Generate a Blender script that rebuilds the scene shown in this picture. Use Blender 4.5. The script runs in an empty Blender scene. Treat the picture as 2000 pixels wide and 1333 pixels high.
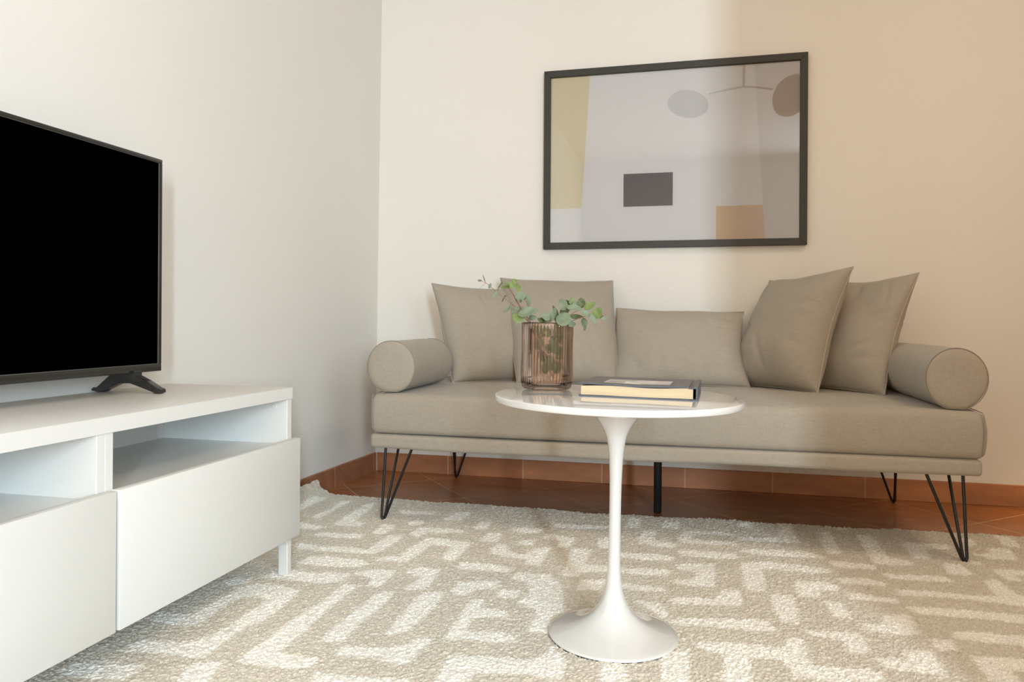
import bpy, bmesh, math, random
from mathutils import Vector, Matrix, noise

# ---------------------------------------------------------------- scene, camera, light
scene = bpy.context.scene
COL = scene.collection
R = math.radians

scene.view_settings.view_transform = 'Standard'
scene.view_settings.look = 'None'
scene.view_settings.gamma = 1.0
scene.view_settings.exposure = 0.05
scene.view_settings.use_curve_mapping = False

CAM_H = 0.65
YAW, ROLL, FPX, CY = R(13.8), R(0.34), 1460.0, 628.6
c_f = Vector((-math.sin(YAW), math.cos(YAW), 0))
c_r0 = Vector((math.cos(YAW), math.sin(YAW), 0))
c_u0 = Vector((0, 0, 1))
c_r = c_r0 * math.cos(ROLL) + c_u0 * math.sin(ROLL)
c_u = -c_r0 * math.sin(ROLL) + c_u0 * math.cos(ROLL)
cam_data = bpy.data.cameras.new('camera')
cam = bpy.data.objects.new('camera', cam_data)
COL.objects.link(cam)
m = Matrix.Identity(4)
for i in range(3):
    m[i][0] = c_r[i]; m[i][1] = c_u[i]; m[i][2] = -c_f[i]
m[0][3], m[1][3], m[2][3] = 0, 0, CAM_H
cam.matrix_world = m
cam_data.sensor_width = 36.0
cam_data.lens = 36.0 * FPX / 2000.0
cam_data.shift_y = -(666.5 - CY) / 2000.0
cam_data.clip_start = 0.02
scene.camera = cam


def lin(c):
    return tuple(((v / 255) / 12.92 if v / 255 <= 0.04045 else ((v / 255 + 0.055) / 1.055) ** 2.4) for v in c)


world = bpy.data.worlds.new('world')
scene.world = world
world.use_nodes = True
world.node_tree.nodes['Background'].inputs[0].default_value = (0.8, 0.88, 1.0, 1)
world.node_tree.nodes['Background'].inputs[1].default_value = 0.5


def area_light(name, loc, target, sx, sy, power, color, spread=180):
    d = bpy.data.lights.new(name, 'AREA')
    d.shape = 'RECTANGLE'; d.size = sx; d.size_y = sy
    d.energy = power; d.color = color; d.spread = R(spread)
    o = bpy.data.objects.new(name, d)
    COL.objects.link(o)
    o.location = loc
    v = Vector(target) - Vector(loc)
    o.rotation_euler = v.to_track_quat('-Z', 'Y').to_euler()
    return o


LIGHTS = [
    # daylight through the narrow window in the front wall (its width and the partition draw the soft edge on the back wall)
    ('daylight_narrow_window', (1.69, -3.17, 1.3), (0.4, 1.5, 1.1), 0.24, 1.5, 158, (0.71, 0.87, 1.0)),
    # daylight through the wide window in the right wall behind the partition
    ('daylight_side_window', (2.55, -1.55, 1.45), (-1.0, -0.4, 1.0), 2.0, 1.5, 102, (0.72, 0.88, 0.99)),
    # added warm fill behind the camera; its low window is made up too
    ('warm_front_fill', (-0.35, -3.1, 1.02), (-0.3, 2.0, 0.8), 1.2, 1.1, 32, (1.0, 0.62, 0.25)),
    # added warm fill under the ceiling, right of the frame, no seen source
    ('warm_ceiling_fill', (1.35, 1.45, 2.572), (1.35, 1.45, 0.0), 0.6, 0.6, 17.5, (1.0, 0.79, 0.57)),
]
for a in LIGHTS:
    area_light(*a)
if True:
    sd = bpy.data.lights.new('warm_patch_spot', 'SPOT')  # added spot that makes the warm floor patch; no such lamp is seen
    sd.energy = 230; sd.color = (1.0, 0.74, 0.36); sd.spot_size = R(20); sd.spot_blend = 0.9; sd.shadow_soft_size = 0.05
    so = bpy.data.objects.new('warm_patch_spot', sd)
    COL.objects.link(so)
    so.location = (2.0, 2.5, 2.59)
    so.rotation_euler = (Vector((1.35, 2.75, 0)) - Vector(so.location)).to_track_quat('-Z', 'Y').to_euler()


# ---------------------------------------------------------------- materials
def nt(name):
    mt = bpy.data.materials.new(name)
    mt.use_nodes = True
    t = mt.node_tree
    b = t.nodes['Principled BSDF']
    return mt, t, b


def plain(name, col, rough=0.5, spec=0.5, metal=0.0, coat=0.0, noise_amt=0.0, noise_scale=60, bump=0.0, bump_scale=200):
    mt, t, b = nt(name)
    b.inputs['Base Color'].default_value = (*col, 1)
    b.inputs['Roughness'].default_value = rough
    b.inputs['Specular IOR Level'].default_value = spec
    b.inputs['Metallic'].default_value = metal
    b.inputs['Coat Weight'].default_value = coat
    tc = t.nodes.new('ShaderNodeTexCoord')
    if noise_amt:
        n = t.nodes.new('ShaderNodeTexNoise'); n.inputs['Scale'].default_value = noise_scale
        n.inputs['Detail'].default_value = 4
        t.links.new(tc.outputs['Object'], n.inputs['Vector'])
        mx = t.nodes.new('ShaderNodeMix'); mx.data_type = 'RGBA'
        mx.inputs['A'].default_value = (*[v * (1 - noise_amt) for v in col], 1)
        mx.inputs['B'].default_value = (*[min(1, v * (1 + noise_amt)) for v in col], 1)
        t.links.new(n.outputs['Fac'], mx.inputs['Factor'])
        t.links.new(mx.outputs['Result'], b.inputs['Base Color'])
    if bump:
        n2 = t.nodes.new('ShaderNodeTexNoise'); n2.inputs['Scale'].default_value = bump_scale
        n2.inputs['Detail'].default_value = 3
        t.links.new(tc.outputs['Object'], n2.inputs['Vector'])
        bp = t.nodes.new('ShaderNodeBump'); bp.inputs['Strength'].default_value = bump
        bp.inputs['Distance'].default_value = 0.002
        t.links.new(n2.outputs['Fac'], bp.inputs['Height'])
        t.links.new(bp.outputs['Normal'], b.inputs['Normal'])
    return mt


def linen(name, col):
    """woven upholstery: two crossed fine waves, slubs and a soft sheen"""
    mt, t, b = nt(name)
    b.inputs['Roughness'].default_value = 0.85
    b.inputs['Specular IOR Level'].default_value = 0.2
    b.inputs['Sheen Weight'].default_value = 0.15
    b.inputs['Sheen Roughness'].default_value = 0.5
    tc = t.nodes.new('ShaderNodeTexCoord')
    facs = []
    for sc in ((40, 40, 900), (900, 900, 60)):
        mp = t.nodes.new('ShaderNodeMapping'); mp.inputs['Scale'].default_value = sc
        t.links.new(tc.outputs['Object'], mp.inputs['Vector'])
        n = t.nodes.new('ShaderNodeTexNoise'); n.inputs['Scale'].default_value = 1.0; n.inputs['Detail'].default_value = 2
        t.links.new(mp.outputs['Vector'], n.inputs['Vector'])
        facs.append(n.outputs['Fac'])
    ad = t.nodes.new('ShaderNodeMath'); ad.operation = 'ADD'
    t.links.new(facs[0], ad.inputs[0]); t.links.new(facs[1], ad.inputs[1])
    mr = t.nodes.new('ShaderNodeMapRange')
    mr.inputs['From Min'].default_value = 0.6; mr.inputs['From Max'].default_value = 1.4
    t.links.new(ad.outputs[0], mr.inputs['Value'])
    mx = t.nodes.new('ShaderNodeMix'); mx.data_type = 'RGBA'
    mx.inputs['A'].default_value = (*[v * 0.86 for v in col], 1)
    mx.inputs['B'].default_value = (*[v * 1.14 for v in col], 1)
    t.links.new(mr.outputs['Result'], mx.inputs['Factor'])
    t.links.new(mx.outputs['Result'], b.inputs['Base Color'])
    n3 = t.nodes.new('ShaderNodeTexNoise'); n3.inputs['Scale'].default_value = 9; n3.inputs['Detail'].default_value = 2
    t.links.new(tc.outputs['Object'], n3.inputs['Vector'])
    bp0 = t.nodes.new('ShaderNodeBump'); bp0.inputs['Strength'].default_value = 0.15; bp0.inputs['Distance'].default_value = 0.02
    t.links.new(n3.outputs['Fac'], bp0.inputs['Height'])
    bp = t.nodes.new('ShaderNodeBump'); bp.inputs['Strength'].default_value = 0.25; bp.inputs['Distance'].default_value = 0.0008
    t.links.new(ad.outputs[0], bp.inputs['Height'])
    t.links.new(bp0.outputs['Normal'], bp.inputs['Normal'])
    t.links.new(bp.outputs['Normal'], b.inputs['Normal'])
    return mt


def tiles_mat(name, ang, size, off, c1, c2, mortar, rough, msize=0.004, axis='xy'):
    """square terracotta tiles at an angle, light grout, brushed clouding inside each tile"""
    mt, t, b = nt(name)
    tc = t.nodes.new('ShaderNodeTexCoord')
    sep = t.nodes.new('ShaderNodeSeparateXYZ')
    t.links.new(tc.outputs['Object'], sep.inputs[0])

    def lincomb(a, bb, cc):
        m1 = t.nodes.new('ShaderNodeMath'); m1.operation = 'MULTIPLY'; m1.inputs[1].default_value = a
        t.links.new(sep.outputs[0], m1.inputs[0])
        m2 = t.nodes.new('ShaderNodeMath'); m2.operation = 'MULTIPLY_ADD'; m2.inputs[1].default_value = bb
        t.links.new(sep.outputs[1], m2.inputs[0]); t.links.new(m1.outputs[0], m2.inputs[2])
        m3 = t.nodes.new('ShaderNodeMath'); m3.operation = 'SUBTRACT'; m3.inputs[1].default_value = cc
        t.links.new(m2.outputs[0], m3.inputs[0])
        return m3.outputs[0]
    if axis == 'xy':
        u = lincomb(math.cos(ang), math.sin(ang), off[0]); v = lincomb(-math.sin(ang), math.cos(ang), off[1])
    elif axis == 'x':
        u = lincomb(1, 0, off[0]); v = lincomb(0, 0, -size / 2)
    else:
        u = lincomb(0, 1, off[0]); v = lincomb(0, 0, -size / 2)
    cmb = t.nodes.new('ShaderNodeCombineXYZ')
    t.links.new(u, cmb.inputs[0]); t.links.new(v, cmb.inputs[1])
    br = t.nodes.new('ShaderNodeTexBrick')
    br.offset = 0; br.squash = 1
    br.inputs['Scale'].default_value = 1
    br.inputs['Brick Width'].default_value = size; br.inputs['Row Height'].default_value = size
    br.inputs['Mortar Size'].default_value = msize; br.inputs['Mortar Smooth'].default_value = 0.3
    br.inputs['Bias'].default_value = 0
    br.inputs['Color1'].default_value = (*c1, 1); br.inputs['Color2'].default_value = (*c2, 1)
    br.inputs['Mortar'].default_value = (*mortar, 1)
    t.links.new(cmb.outputs[0], br.inputs['Vector'])
    mp = t.nodes.new('ShaderNodeMapping'); mp.inputs['Scale'].default_value = (2.5, 9, 9)
    t.links.new(tc.outputs['Object'], mp.inputs['Vector'])
    n = t.nodes.new('ShaderNodeTexNoise'); n.inputs['Scale'].default_value = 1.5; n.inputs['Detail'].default_value = 8
    n.inputs['Roughness'].default_value = 0.65
    t.links.new(mp.outputs[0], n.inputs['Vector'])
    mr = t.nodes.new('ShaderNodeMapRange'); mr.inputs['To Min'].default_value = 0.66; mr.inputs['To Max'].default_value = 1.34
    mr.inputs['From Min'].default_value = 0.25; mr.inputs['From Max'].default_value = 0.75
    t.links.new(n.outputs['Fac'], mr.inputs['Value'])
    vm = t.nodes.new('ShaderNodeVectorMath'); vm.operation = 'SCALE'
    t.links.new(br.outputs['Color'], vm.inputs[0]); t.links.new(mr.outputs['Result'], vm.inputs['Scale'])
    t.links.new(vm.outputs[0], b.inputs['Base Color'])
    b.inputs['Roughness'].default_value = rough
    b.inputs['Specular IOR Level'].default_value = 0.5
    bp = t.nodes.new('ShaderNodeBump'); bp.inputs['Strength'].default_value = 0.4; bp.inputs['Distance'].default_value = 0.002
    bp.invert = True
    t.links.new(br.outputs['Fac'], bp.inputs['Height'])
    t.links.new(bp.outputs['Normal'], b.inputs['Normal'])
    return mt


M = {}
M['wall'] = plain('wall_plaster', (0.78, 0.757, 0.705), 0.9, 0.2, noise_amt=0.015, noise_scale=3, bump=0.12, bump_scale=180)
M['ceiling'] = plain('ceiling_plaster', (0.82, 0.80, 0.75), 0.9, 0.2, noise_amt=0.01)
M['floor'] = tiles_mat('floor_terracotta', R(40.4), 0.345, (1.079 - 0.345 * 2, 0.12), lin((164, 102, 62)), lin((146, 90, 52)), lin((190, 150, 114)), 0.27, 0.0026)
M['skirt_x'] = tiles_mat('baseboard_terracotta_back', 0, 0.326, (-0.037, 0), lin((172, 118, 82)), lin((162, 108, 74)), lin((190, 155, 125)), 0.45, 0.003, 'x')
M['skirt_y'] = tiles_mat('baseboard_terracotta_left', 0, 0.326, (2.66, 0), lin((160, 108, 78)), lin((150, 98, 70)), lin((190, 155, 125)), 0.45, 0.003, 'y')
M['linen'] = linen('linen_taupe', (0.362, 0.321, 0.262))
M['seam'] = plain('seam_thread', (0.46, 0.40, 0.33), 0.8)
M['seam_dark'] = plain('seam_dark_cord', (0.27, 0.235, 0.19), 0.8)  # darker cord colour for the mattress and bolster seams
M['white'] = plain('white_lacquer', (0.755, 0.76, 0.73), 0.35, 0.5, noise_amt=0.004)
M['white_top'] = plain('white_foil_top', (0.76, 0.745, 0.71), 0.42, 0.5, noise_amt=0.01)
M['white_gloss'] = plain('white_gloss_lacquer', (0.71, 0.705, 0.685), 0.09, 0.5, coat=0.6, noise_amt=0.003)
M['black_steel'] = plain('black_painted_steel', (0.012, 0.012, 0.013), 0.28, 0.5, noise_amt=0.1)
M['black_plastic'] = plain('black_tv_plastic', (0.02, 0.019, 0.017), 0.22, 0.6, noise_amt=0.15, noise_scale=90)
M['screen'] = plain('tv_screen_off', (0.0, 0.0, 0.0), 1.0, 0.0)
M['frame'] = plain('charcoal_wood', lin((52, 50, 45)), 0.5, 0.4, noise_amt=0.1, noise_scale=40)
M['cloth_book'] = plain('grey_blue_bookcloth', lin((112, 109, 108)), 0.6, 0.4, noise_amt=0.12, noise_scale=700, bump=0.3, bump_scale=900)
M['book_edge'] = plain('blue_grey_board_edge', lin((84, 89, 98)), 0.6, 0.4, noise_amt=0.1, noise_scale=500)
M['stem'] = plain('woody_stem', lin((128, 98, 78)), 0.7, 0.3, noise_amt=0.2, noise_scale=300)
M['stem_green'] = plain('green_stem', lin((128, 124, 84)), 0.7, 0.3, noise_amt=0.2, noise_scale=300)


def leaf_mat(name, c):
    mt, t, b = nt(name)
    tc = t.nodes.new('ShaderNodeTexCoord')
    n = t.nodes.new('ShaderNodeTexNoise'); n.inputs['Scale'].default_value = 90; n.inputs['Detail'].default_value = 4
    t.links.new(tc.outputs['Object'], n.inputs['Vector'])
    mx = t.nodes.new('ShaderNodeMix'); mx.data_type = 'RGBA'
    mx.inputs['A'].default_value = (*[v * 0.75 for v in c], 1)
    mx.inputs['B'].default_value = (*[min(1, v * 1.3) for v in c], 1)
    t.links.new(n.outputs['Fac'], mx.inputs['Factor'])
    t.links.new(mx.outputs['Result'], b.inputs['Base Color'])
    b.inputs['Roughness'].default_value = 0.55
    b.inputs['Subsurface Weight'].default_value = 0.0
    return mt


M['leaf'] = leaf_mat('leaf_silver_green', lin((106, 120, 94)))
M['leaf_bright'] = leaf_mat('leaf_fresh_green', lin((104, 122, 66)))
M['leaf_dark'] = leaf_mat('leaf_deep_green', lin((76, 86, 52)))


def pages_mat():
    mt, t, b = nt('page_edges')
    tc = t.nodes.new('ShaderNodeTexCoord')
    mp = t.nodes.new('ShaderNodeMapping'); mp.inputs['Scale'].default_value = (8, 8, 1500)
    t.links.new(tc.outputs['Object'], mp.inputs[0])
    n = t.nodes.new('ShaderNodeTexNoise'); n.inputs['Scale'].default_value = 1.0; n.inputs['Detail'].default_value = 3
    t.links.new(mp.outputs[0], n.inputs['Vector'])
    mx = t.nodes.new('ShaderNodeMix'); mx.data_type = 'RGBA'
    mx.inputs['A'].default_value = (*lin((178, 152, 114)), 1); mx.inputs['B'].default_value = (*lin((226, 208, 174)), 1)
    t.links.new(n.outputs['Fac'], mx.inputs['Factor'])
    t.links.new(mx.outputs['Result'], b.inputs['Base Color'])
    b.inputs['Roughness'].default_value = 0.8
    return mt


M['pages'] = pages_mat()


def vase_mat():
    """rose brown glass: clear and pale seen square on, deeper where the ribs turn away, part of it refracting"""
    mt = bpy.data.materials.new('rose_brown_glass')
    mt.use_nodes = True
    t = mt.node_tree
    t.nodes.clear()
    out = t.nodes.new('ShaderNodeOutputMaterial')
    lw = t.nodes.new('ShaderNodeLayerWeight'); lw.inputs['Blend'].default_value = 0.35
    ramp = t.nodes.new('ShaderNodeValToRGB')
    ramp.color_ramp.elements[0].color = (0.995, 0.925, 0.88, 1)
    ramp.color_ramp.elements[1].color = (0.84, 0.56, 0.43, 1)
    t.links.new(lw.outputs['Facing'], ramp.inputs['Fac'])
    tr = t.nodes.new('ShaderNodeBsdfTransparent')
    rf = t.nodes.new('ShaderNodeBsdfRefraction'); rf.inputs['IOR'].default_value = 1.25; rf.inputs['Roughness'].default_value = 0.02
    t.links.new(ramp.outputs['Color'], tr.inputs['Color']); t.links.new(ramp.outputs['Color'], rf.inputs['Color'])
    m1 = t.nodes.new('ShaderNodeMixShader'); m1.inputs[0].default_value = 0.3
    t.links.new(tr.outputs[0], m1.inputs[1]); t.links.new(rf.outputs[0], m1.inputs[2])
    gl = t.nodes.new('ShaderNodeBsdfGlossy'); gl.inputs['Roughness'].default_value = 0.03
    fr = t.nodes.new('ShaderNodeFresnel'); fr.inputs['IOR'].default_value = 1.5
    m2 = t.nodes.new('ShaderNodeMixShader')
    t.links.new(fr.outputs[0], m2.inputs[0]); t.links.new(m1.outputs[0], m2.inputs[1]); t.links.new(gl.outputs[0], m2.inputs[2])
    t.links.new(m2.outputs[0], out.inputs['Surface'])
    return mt


M['vase'] = vase_mat()


def pane_mat():
    mt = bpy.data.materials.new('picture_glazing')
    mt.use_nodes = True
    t = mt.node_tree
    t.nodes.clear()
    out = t.nodes.new('ShaderNodeOutputMaterial')
    tr = t.nodes.new('ShaderNodeBsdfTransparent')
    gl = t.nodes.new('ShaderNodeBsdfGlossy'); gl.inputs['Roughness'].default_value = 0.02
    fr = t.nodes.new('ShaderNodeFresnel'); fr.inputs['IOR'].default_value = 1.9
    mx = t.nodes.new('ShaderNodeMixShader')
    t.links.new(fr.outputs[0], mx.inputs[0]); t.links.new(tr.outputs[0], mx.inputs[1]); t.links.new(gl.outputs[0], mx.inputs[2])
    t.links.new(mx.outputs[0], out.inputs['Surface'])
    return mt


M['pane'] = pane_mat()


# ---------------------------------------------------------------- helpers
def link_mesh(name, bm, mat, parent=None, smooth=True, angle=40):
    me = bpy.data.meshes.new(name)
    bm.normal_update()
    bm.to_mesh(me); bm.free()
    for mm in (mat if isinstance(mat, (list, tuple)) else [mat]):
        me.materials.append(mm)
    o = bpy.data.objects.new(name, me)
    COL.objects.link(o)
    if smooth:
        me.polygons.foreach_set('use_smooth', [True] * len(me.polygons))
        if angle is not None:
            me.set_sharp_from_angle(angle=R(angle))
    if parent:
        o.parent = parent
        o.matrix_parent_inverse = Matrix.Translation(-parent.location) if parent.rotation_euler[:] == (0, 0, 0) else parent.matrix_basis.inverted()
    return o


def tag(o, label=None, cat=None, group=None, kind=None):
    if label: o['label'] = label
    if cat: o['category'] = cat
    if group: o['group'] = group
    if kind: o['kind'] = kind
    return o


def thing(name, loc, label, cat, group=None):
    o = bpy.data.objects.new(name, None)
    COL.objects.link(o)
    o.location = loc
    o.empty_display_size = 0.05
    return tag(o, label, cat, group)


def bm_box(bm, x0, x1, y0, y1, z0, z1, bev=0.0, seg=2, mat=0):
    vs = [bm.verts.new((x, y, z)) for x in (x0, x1) for y in (y0, y1) for z in (z0, z1)]
    idx = [(0, 1, 3, 2), (4, 6, 7, 5), (0, 4, 5, 1), (2, 3, 7, 6), (0, 2, 6, 4), (1, 5, 7, 3)]
    fs = []
    for f in idx:
        fc = bm.faces.new([vs[i] for i in f]); fc.material_index = mat; fs.append(fc)
    if bev:
        es = list({e for f in fs for e in f.edges})
        bmesh.ops.bevel(bm, geom=es, offset=bev, segments=seg, affect='EDGES', profile=0.5)
    return bm


def box(x0, x1, y0, y1, z0, z1, bev=0.0, seg=2):
    return bm_box(bmesh.new(), x0, x1, y0, y1, z0, z1, bev, seg)


def tube(bm, pts, r, n=12, cap=True):
    pts = [Vector(p) for p in pts]
    rings = []
    t0 = (pts[1] - pts[0]).normalized()
    ref = Vector((0, 0, 1)) if abs(t0.z) < 0.9 else Vector((1, 0, 0))
    nrm = t0.cross(ref).normalized()
    for i, p in enumerate(pts):
        if i == 0: t = (pts[1] - pts[0]).normalized()
        elif i == len(pts) - 1: t = (pts[-1] - pts[-2]).normalized()
        else: t = ((pts[i + 1] - p).normalized() + (p - pts[i - 1]).normalized()).normalized()
        nrm = (nrm - t * nrm.dot(t)).normalized()
        b = t.cross(nrm)
        rr = r[i] if isinstance(r, (list, tuple)) else r
        rings.append([bm.verts.new(p + (nrm * math.cos(a) + b * math.sin(a)) * rr) for a in [2 * math.pi * k / n for k in range(n)]])
    for a, b in zip(rings, rings[1:]):
        for k in range(n):
            bm.faces.new((a[k], a[(k + 1) % n], b[(k + 1) % n], b[k]))
    if cap:
        bm.faces.new(rings[0][::-1]); bm.faces.new(rings[-1])
    return bm


def loop_tube(bm, pts, r, n=8):
    pts = [Vector(p) for p in pts]
    N = len(pts)
    rings = []
    nrm = None
    for i, p in enumerate(pts):
        t = (pts[(i + 1) % N] - pts[i - 1]).normalized()
        if nrm is None:
            ref = Vector((0, 0, 1)) if abs(t.z) < 0.9 else Vector((1, 0, 0))
            nrm = t.cross(ref).normalized()
        nrm = (nrm - t * nrm.dot(t)).normalized()
        b = t.cross(nrm)
        rings.append([bm.verts.new(p + (nrm * math.cos(a) + b * math.sin(a)) * r) for a in [2 * math.pi * k / n for k in range(n)]])
    # close with the ring offset that matches best
    last, first = rings[-1], rings[0]
    best = min(range(n), key=lambda s: sum((last[k].co - first[(k + s) % n].co).length for k in range(n)))
    for a, b, s in [(rings[i], rings[i + 1], 0) for i in range(N - 1)] + [(last, first, best)]:
        for k in range(n):
            bm.faces.new((a[k], a[(k + 1) % n], b[(k + 1 + s) % n], b[(k + s) % n]))
    return bm


def lathe(bm, prof, cx=0, cy=0, n=64, closed=False):
    """prof: list of (radius, z); radius 0 makes a pole"""
    rings = []
    for r, z in prof:
        if r < 1e-6: rings.append([bm.verts.new((cx, cy, z))])
        else: rings.append([bm.verts.new((cx + r * math.cos(2 * math.pi * k / n), cy + r * math.sin(2 * math.pi * k / n), z)) for k in range(n)])
    prs = list(zip(rings, rings[1:]))
    if closed: prs.append((rings[-1], rings[0]))
    for a, b in prs:
        for k in range(n):
            k2 = (k + 1) % n
            if len(a) == 1 and len(b) == 1: continue
            if len(a) == 1: bm.faces.new((a[0], b[k2], b[k]))
            elif len(b) == 1: bm.faces.new((a[k], a[k2], b[0]))
            else: bm.faces.new((a[k], a[k2], b[k2], b[k]))
    return bm


def fix_normals(bm):
    bmesh.ops.recalc_face_normals(bm, faces=bm.faces)
    return bm


def axis_samples(a, b, r, n):
    """positions from a to b, dense inside r of both ends"""
    s = [a + r * (1 - math.cos(math.pi / 2 * k / 5)) for k in range(6)]
    s += [a + r + (b - a - 2 * r) * k / n for k in range(1, n)]
    s += [b - r * (1 - math.cos(math.pi / 2 * k / 5)) for k in range(5, -1, -1)]
    return s


def round_box(x0, x1, y0, y1, z0, z1, r, nx=24, ny=12, nz=3, fn=None):
    bm = bmesh.new()
    X, Y, Z = axis_samples(x0, x1, r, nx), axis_samples(y0, y1, r, ny), axis_samples(z0, z1, r, nz)
    vmap = {}

    def vert(i, j, k):
        key = (i, j, k)
        if key in vmap: return vmap[key]
        p = Vector((X[i], Y[j], Z[k]))
        q = Vector((min(max(p.x, x0 + r), x1 - r), min(max(p.y, y0 + r), y1 - r), min(max(p.z, z0 + r), z1 - r)))
        d = p - q
        if d.length > 1e-9:
            p = q + d.normalized() * r
        if fn: p = fn(p)
        vmap[key] = bm.verts.new(p)
        return vmap[key]
    NX, NY, NZ = len(X) - 1, len(Y) - 1, len(Z) - 1
    for i in range(NX):
        for j in range(NY):
            bm.faces.new((vert(i, j, NZ), vert(i + 1, j, NZ), vert(i + 1, j + 1, NZ), vert(i, j + 1, NZ)))
            bm.faces.new((vert(i, j, 0), vert(i, j + 1, 0), vert(i + 1, j + 1, 0), vert(i + 1, j, 0)))
    for i in range(NX):
        for k in range(NZ):
            bm.faces.new((vert(i, 0, k), vert(i + 1, 0, k), vert(i + 1, 0, k + 1), vert(i, 0, k + 1)))
            bm.faces.new((vert(i, NY, k), vert(i, NY, k + 1), vert(i + 1, NY, k + 1), vert(i + 1, NY, k)))
    for j in range(NY):
        for k in range(NZ):
            bm.faces.new((vert(0, j, k), vert(0, j, k + 1), vert(0, j + 1, k + 1), vert(0, j + 1, k)))
            bm.faces.new((vert(NX, j, k), vert(NX, j + 1, k), vert(NX, j + 1, k + 1), vert(NX, j, k + 1)))
    return bm


# ---------------------------------------------------------------- room shell
def structure(name, bm, mat, smooth=False, angle=None):
    o = link_mesh(name, bm, mat, None, smooth, angle)
    o['kind'] = 'structure'
    return o


X0, X1, YF, YB, ZC = -1.42, 2.6, -3.2, 3.02, 2.62
structure('floor', box(-1.6, X1 + 0.15, YF - 0.15, YB + 0.15, -0.1, 0.0), M['floor'])
structure('ceiling', box(-1.6, X1 + 0.15, YF - 0.15, YB + 0.15, ZC, ZC + 0.1), M['ceiling'])
structure('wall_back', box(-1.6, X1 + 0.15, YB, YB + 0.15, 0, ZC), M['wall'])

# the left wall of the old house is slightly bowed and leans a little
LW = [(3.02, -1.352), (2.75, -1.366), (2.5, -1.374), (2.0, -1.381), (1.2, -1.39), (-3.2, -1.40)]


def lw_x(y):
    for (ya, xa), (yb, xb) in zip(LW, LW[1:]):
        if yb <= y <= ya:
            return xb + (xa - xb) * (y - yb) / (ya - yb)
    return LW[0][1] if y > 3.02 else LW[-1][1]


bm = bmesh.new()
ys = [3.02, 2.95, 2.85, 2.75, 2.65, 2.5, 2.25, 2.0, 1.6, 1.2, 0.5, -1, -3.2]
zs = [0, 0.7, 1.4, 2.1, ZC]
front = [[bm.verts.new((lw_x(y) + 0.0095 * z, y, z)) for z in zs] for y in ys]
back = [[bm.verts.new((-1.6, y, z)) for z in zs] for y in ys]
for i in range(len(ys) - 1):
    for k in range(len(zs) - 1):
        bm.faces.new((front[i][k], front[i][k + 1], front[i + 1][k + 1], front[i + 1][k]))
        bm.faces.new((back[i][k], back[i + 1][k], back[i + 1][k + 1], back[i][k + 1]))
    bm.faces.new((front[i][-1], back[i][-1], back[i + 1][-1], front[i + 1][-1]))
    bm.faces.new((front[i][0], front[i + 1][0], back[i + 1][0], back[i][0]))
for i in (0, len(ys) - 1):
    for k in range(len(zs) - 1):
        bm.faces.new((front[i][k], back[i][k], back[i][k + 1], front[i][k + 1]))
fix_normals(bm)
structure('wall_left', bm, M['wall'], True, 30)


def wall_with_holes(name, axis, pos, thick, a0, a1, z1, holes, mat):
    """wall slab in the x or y direction with rectangular openings (a0, a1, zlow, zhigh)"""
    bm = bmesh.new()
    cuts = sorted({a0, a1, *[h[0] for h in holes], *[h[1] for h in holes]})
    for ca, cb in zip(cuts, cuts[1:]):
        mid = (ca + cb) / 2
        hs = [h for h in holes if h[0] < mid < h[1]]
        spans = [(0, z1)]
        if hs:
            h = hs[0]
            spans = [s for s in ((0, h[2]), (h[3], z1)) if s[1] - s[0] > 1e-4]
        for s0, s1 in spans:
            if axis == 'x': bm_box(bm, ca, cb, pos, pos + thick, s0, s1)
            else: bm_box(bm, pos, pos + thick, ca, cb, s0, s1)
    bmesh.ops.remove_doubles(bm, verts=bm.verts, dist=1e-5)
    return structure(name, bm, mat)


wall_with_holes('wall_front', 'x', YF - 0.15, 0.15, -1.6, X1 + 0.15, ZC, [(1.57, 1.81, 0.6, 2.1), (-0.98, 0.28, 0.45, 1.58)], M['wall'])
wall_with_holes('wall_right', 'y', X1, 0.15, YF, YB, ZC, [(-2.55, -0.55, 0.7, 2.2)], M['wall'])
structure('wall_partition', box(0.69, X1, 0.68, 0.80, 0, ZC), M['wall'])


def window(n, axis, pos, a0, a1, z0, z1, bars):
    bm = bmesh.new()
    t = 0.035
    segs = [(a0, a1, z0, z0 + t), (a0, a1, z1 - t, z1), (a0, a0 + t, z0, z1), (a1 - t, a1, z0, z1)] + [(b - 0.02, b + 0.02, z0, z1) for b in bars]
    for s in segs:
        if axis == 'x': bm_box(bm, s[0], s[1], pos, pos + 0.04, s[2], s[3], 0.004, 1)
        else: bm_box(bm, pos, pos + 0.04, s[0], s[1], s[2], s[3], 0.004, 1)
    o = structure('window_%d' % n, bm, M['white'])
    bg = bmesh.new()
    if axis == 'x': bm_box(bg, a0, a1, pos + 0.016, pos + 0.022, z0, z1)
    else: bm_box(bg, pos + 0.016, pos + 0.022, a0, a1, z0, z1)
    link_mesh('pane', bg, M['pane'], o, False)
    return o


window(1, 'x', YF - 0.10, 1.57, 1.81, 0.6, 2.1, [])
window(2, 'y', X1 + 0.06, -2.55, -0.55, 0.7, 2.2, [-1.55])
window(3, 'x', YF - 0.10, -0.98, 0.28, 0.45, 1.58, [-0.35])  # added unseen window, kept low, as the opening for the warm fill

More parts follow.
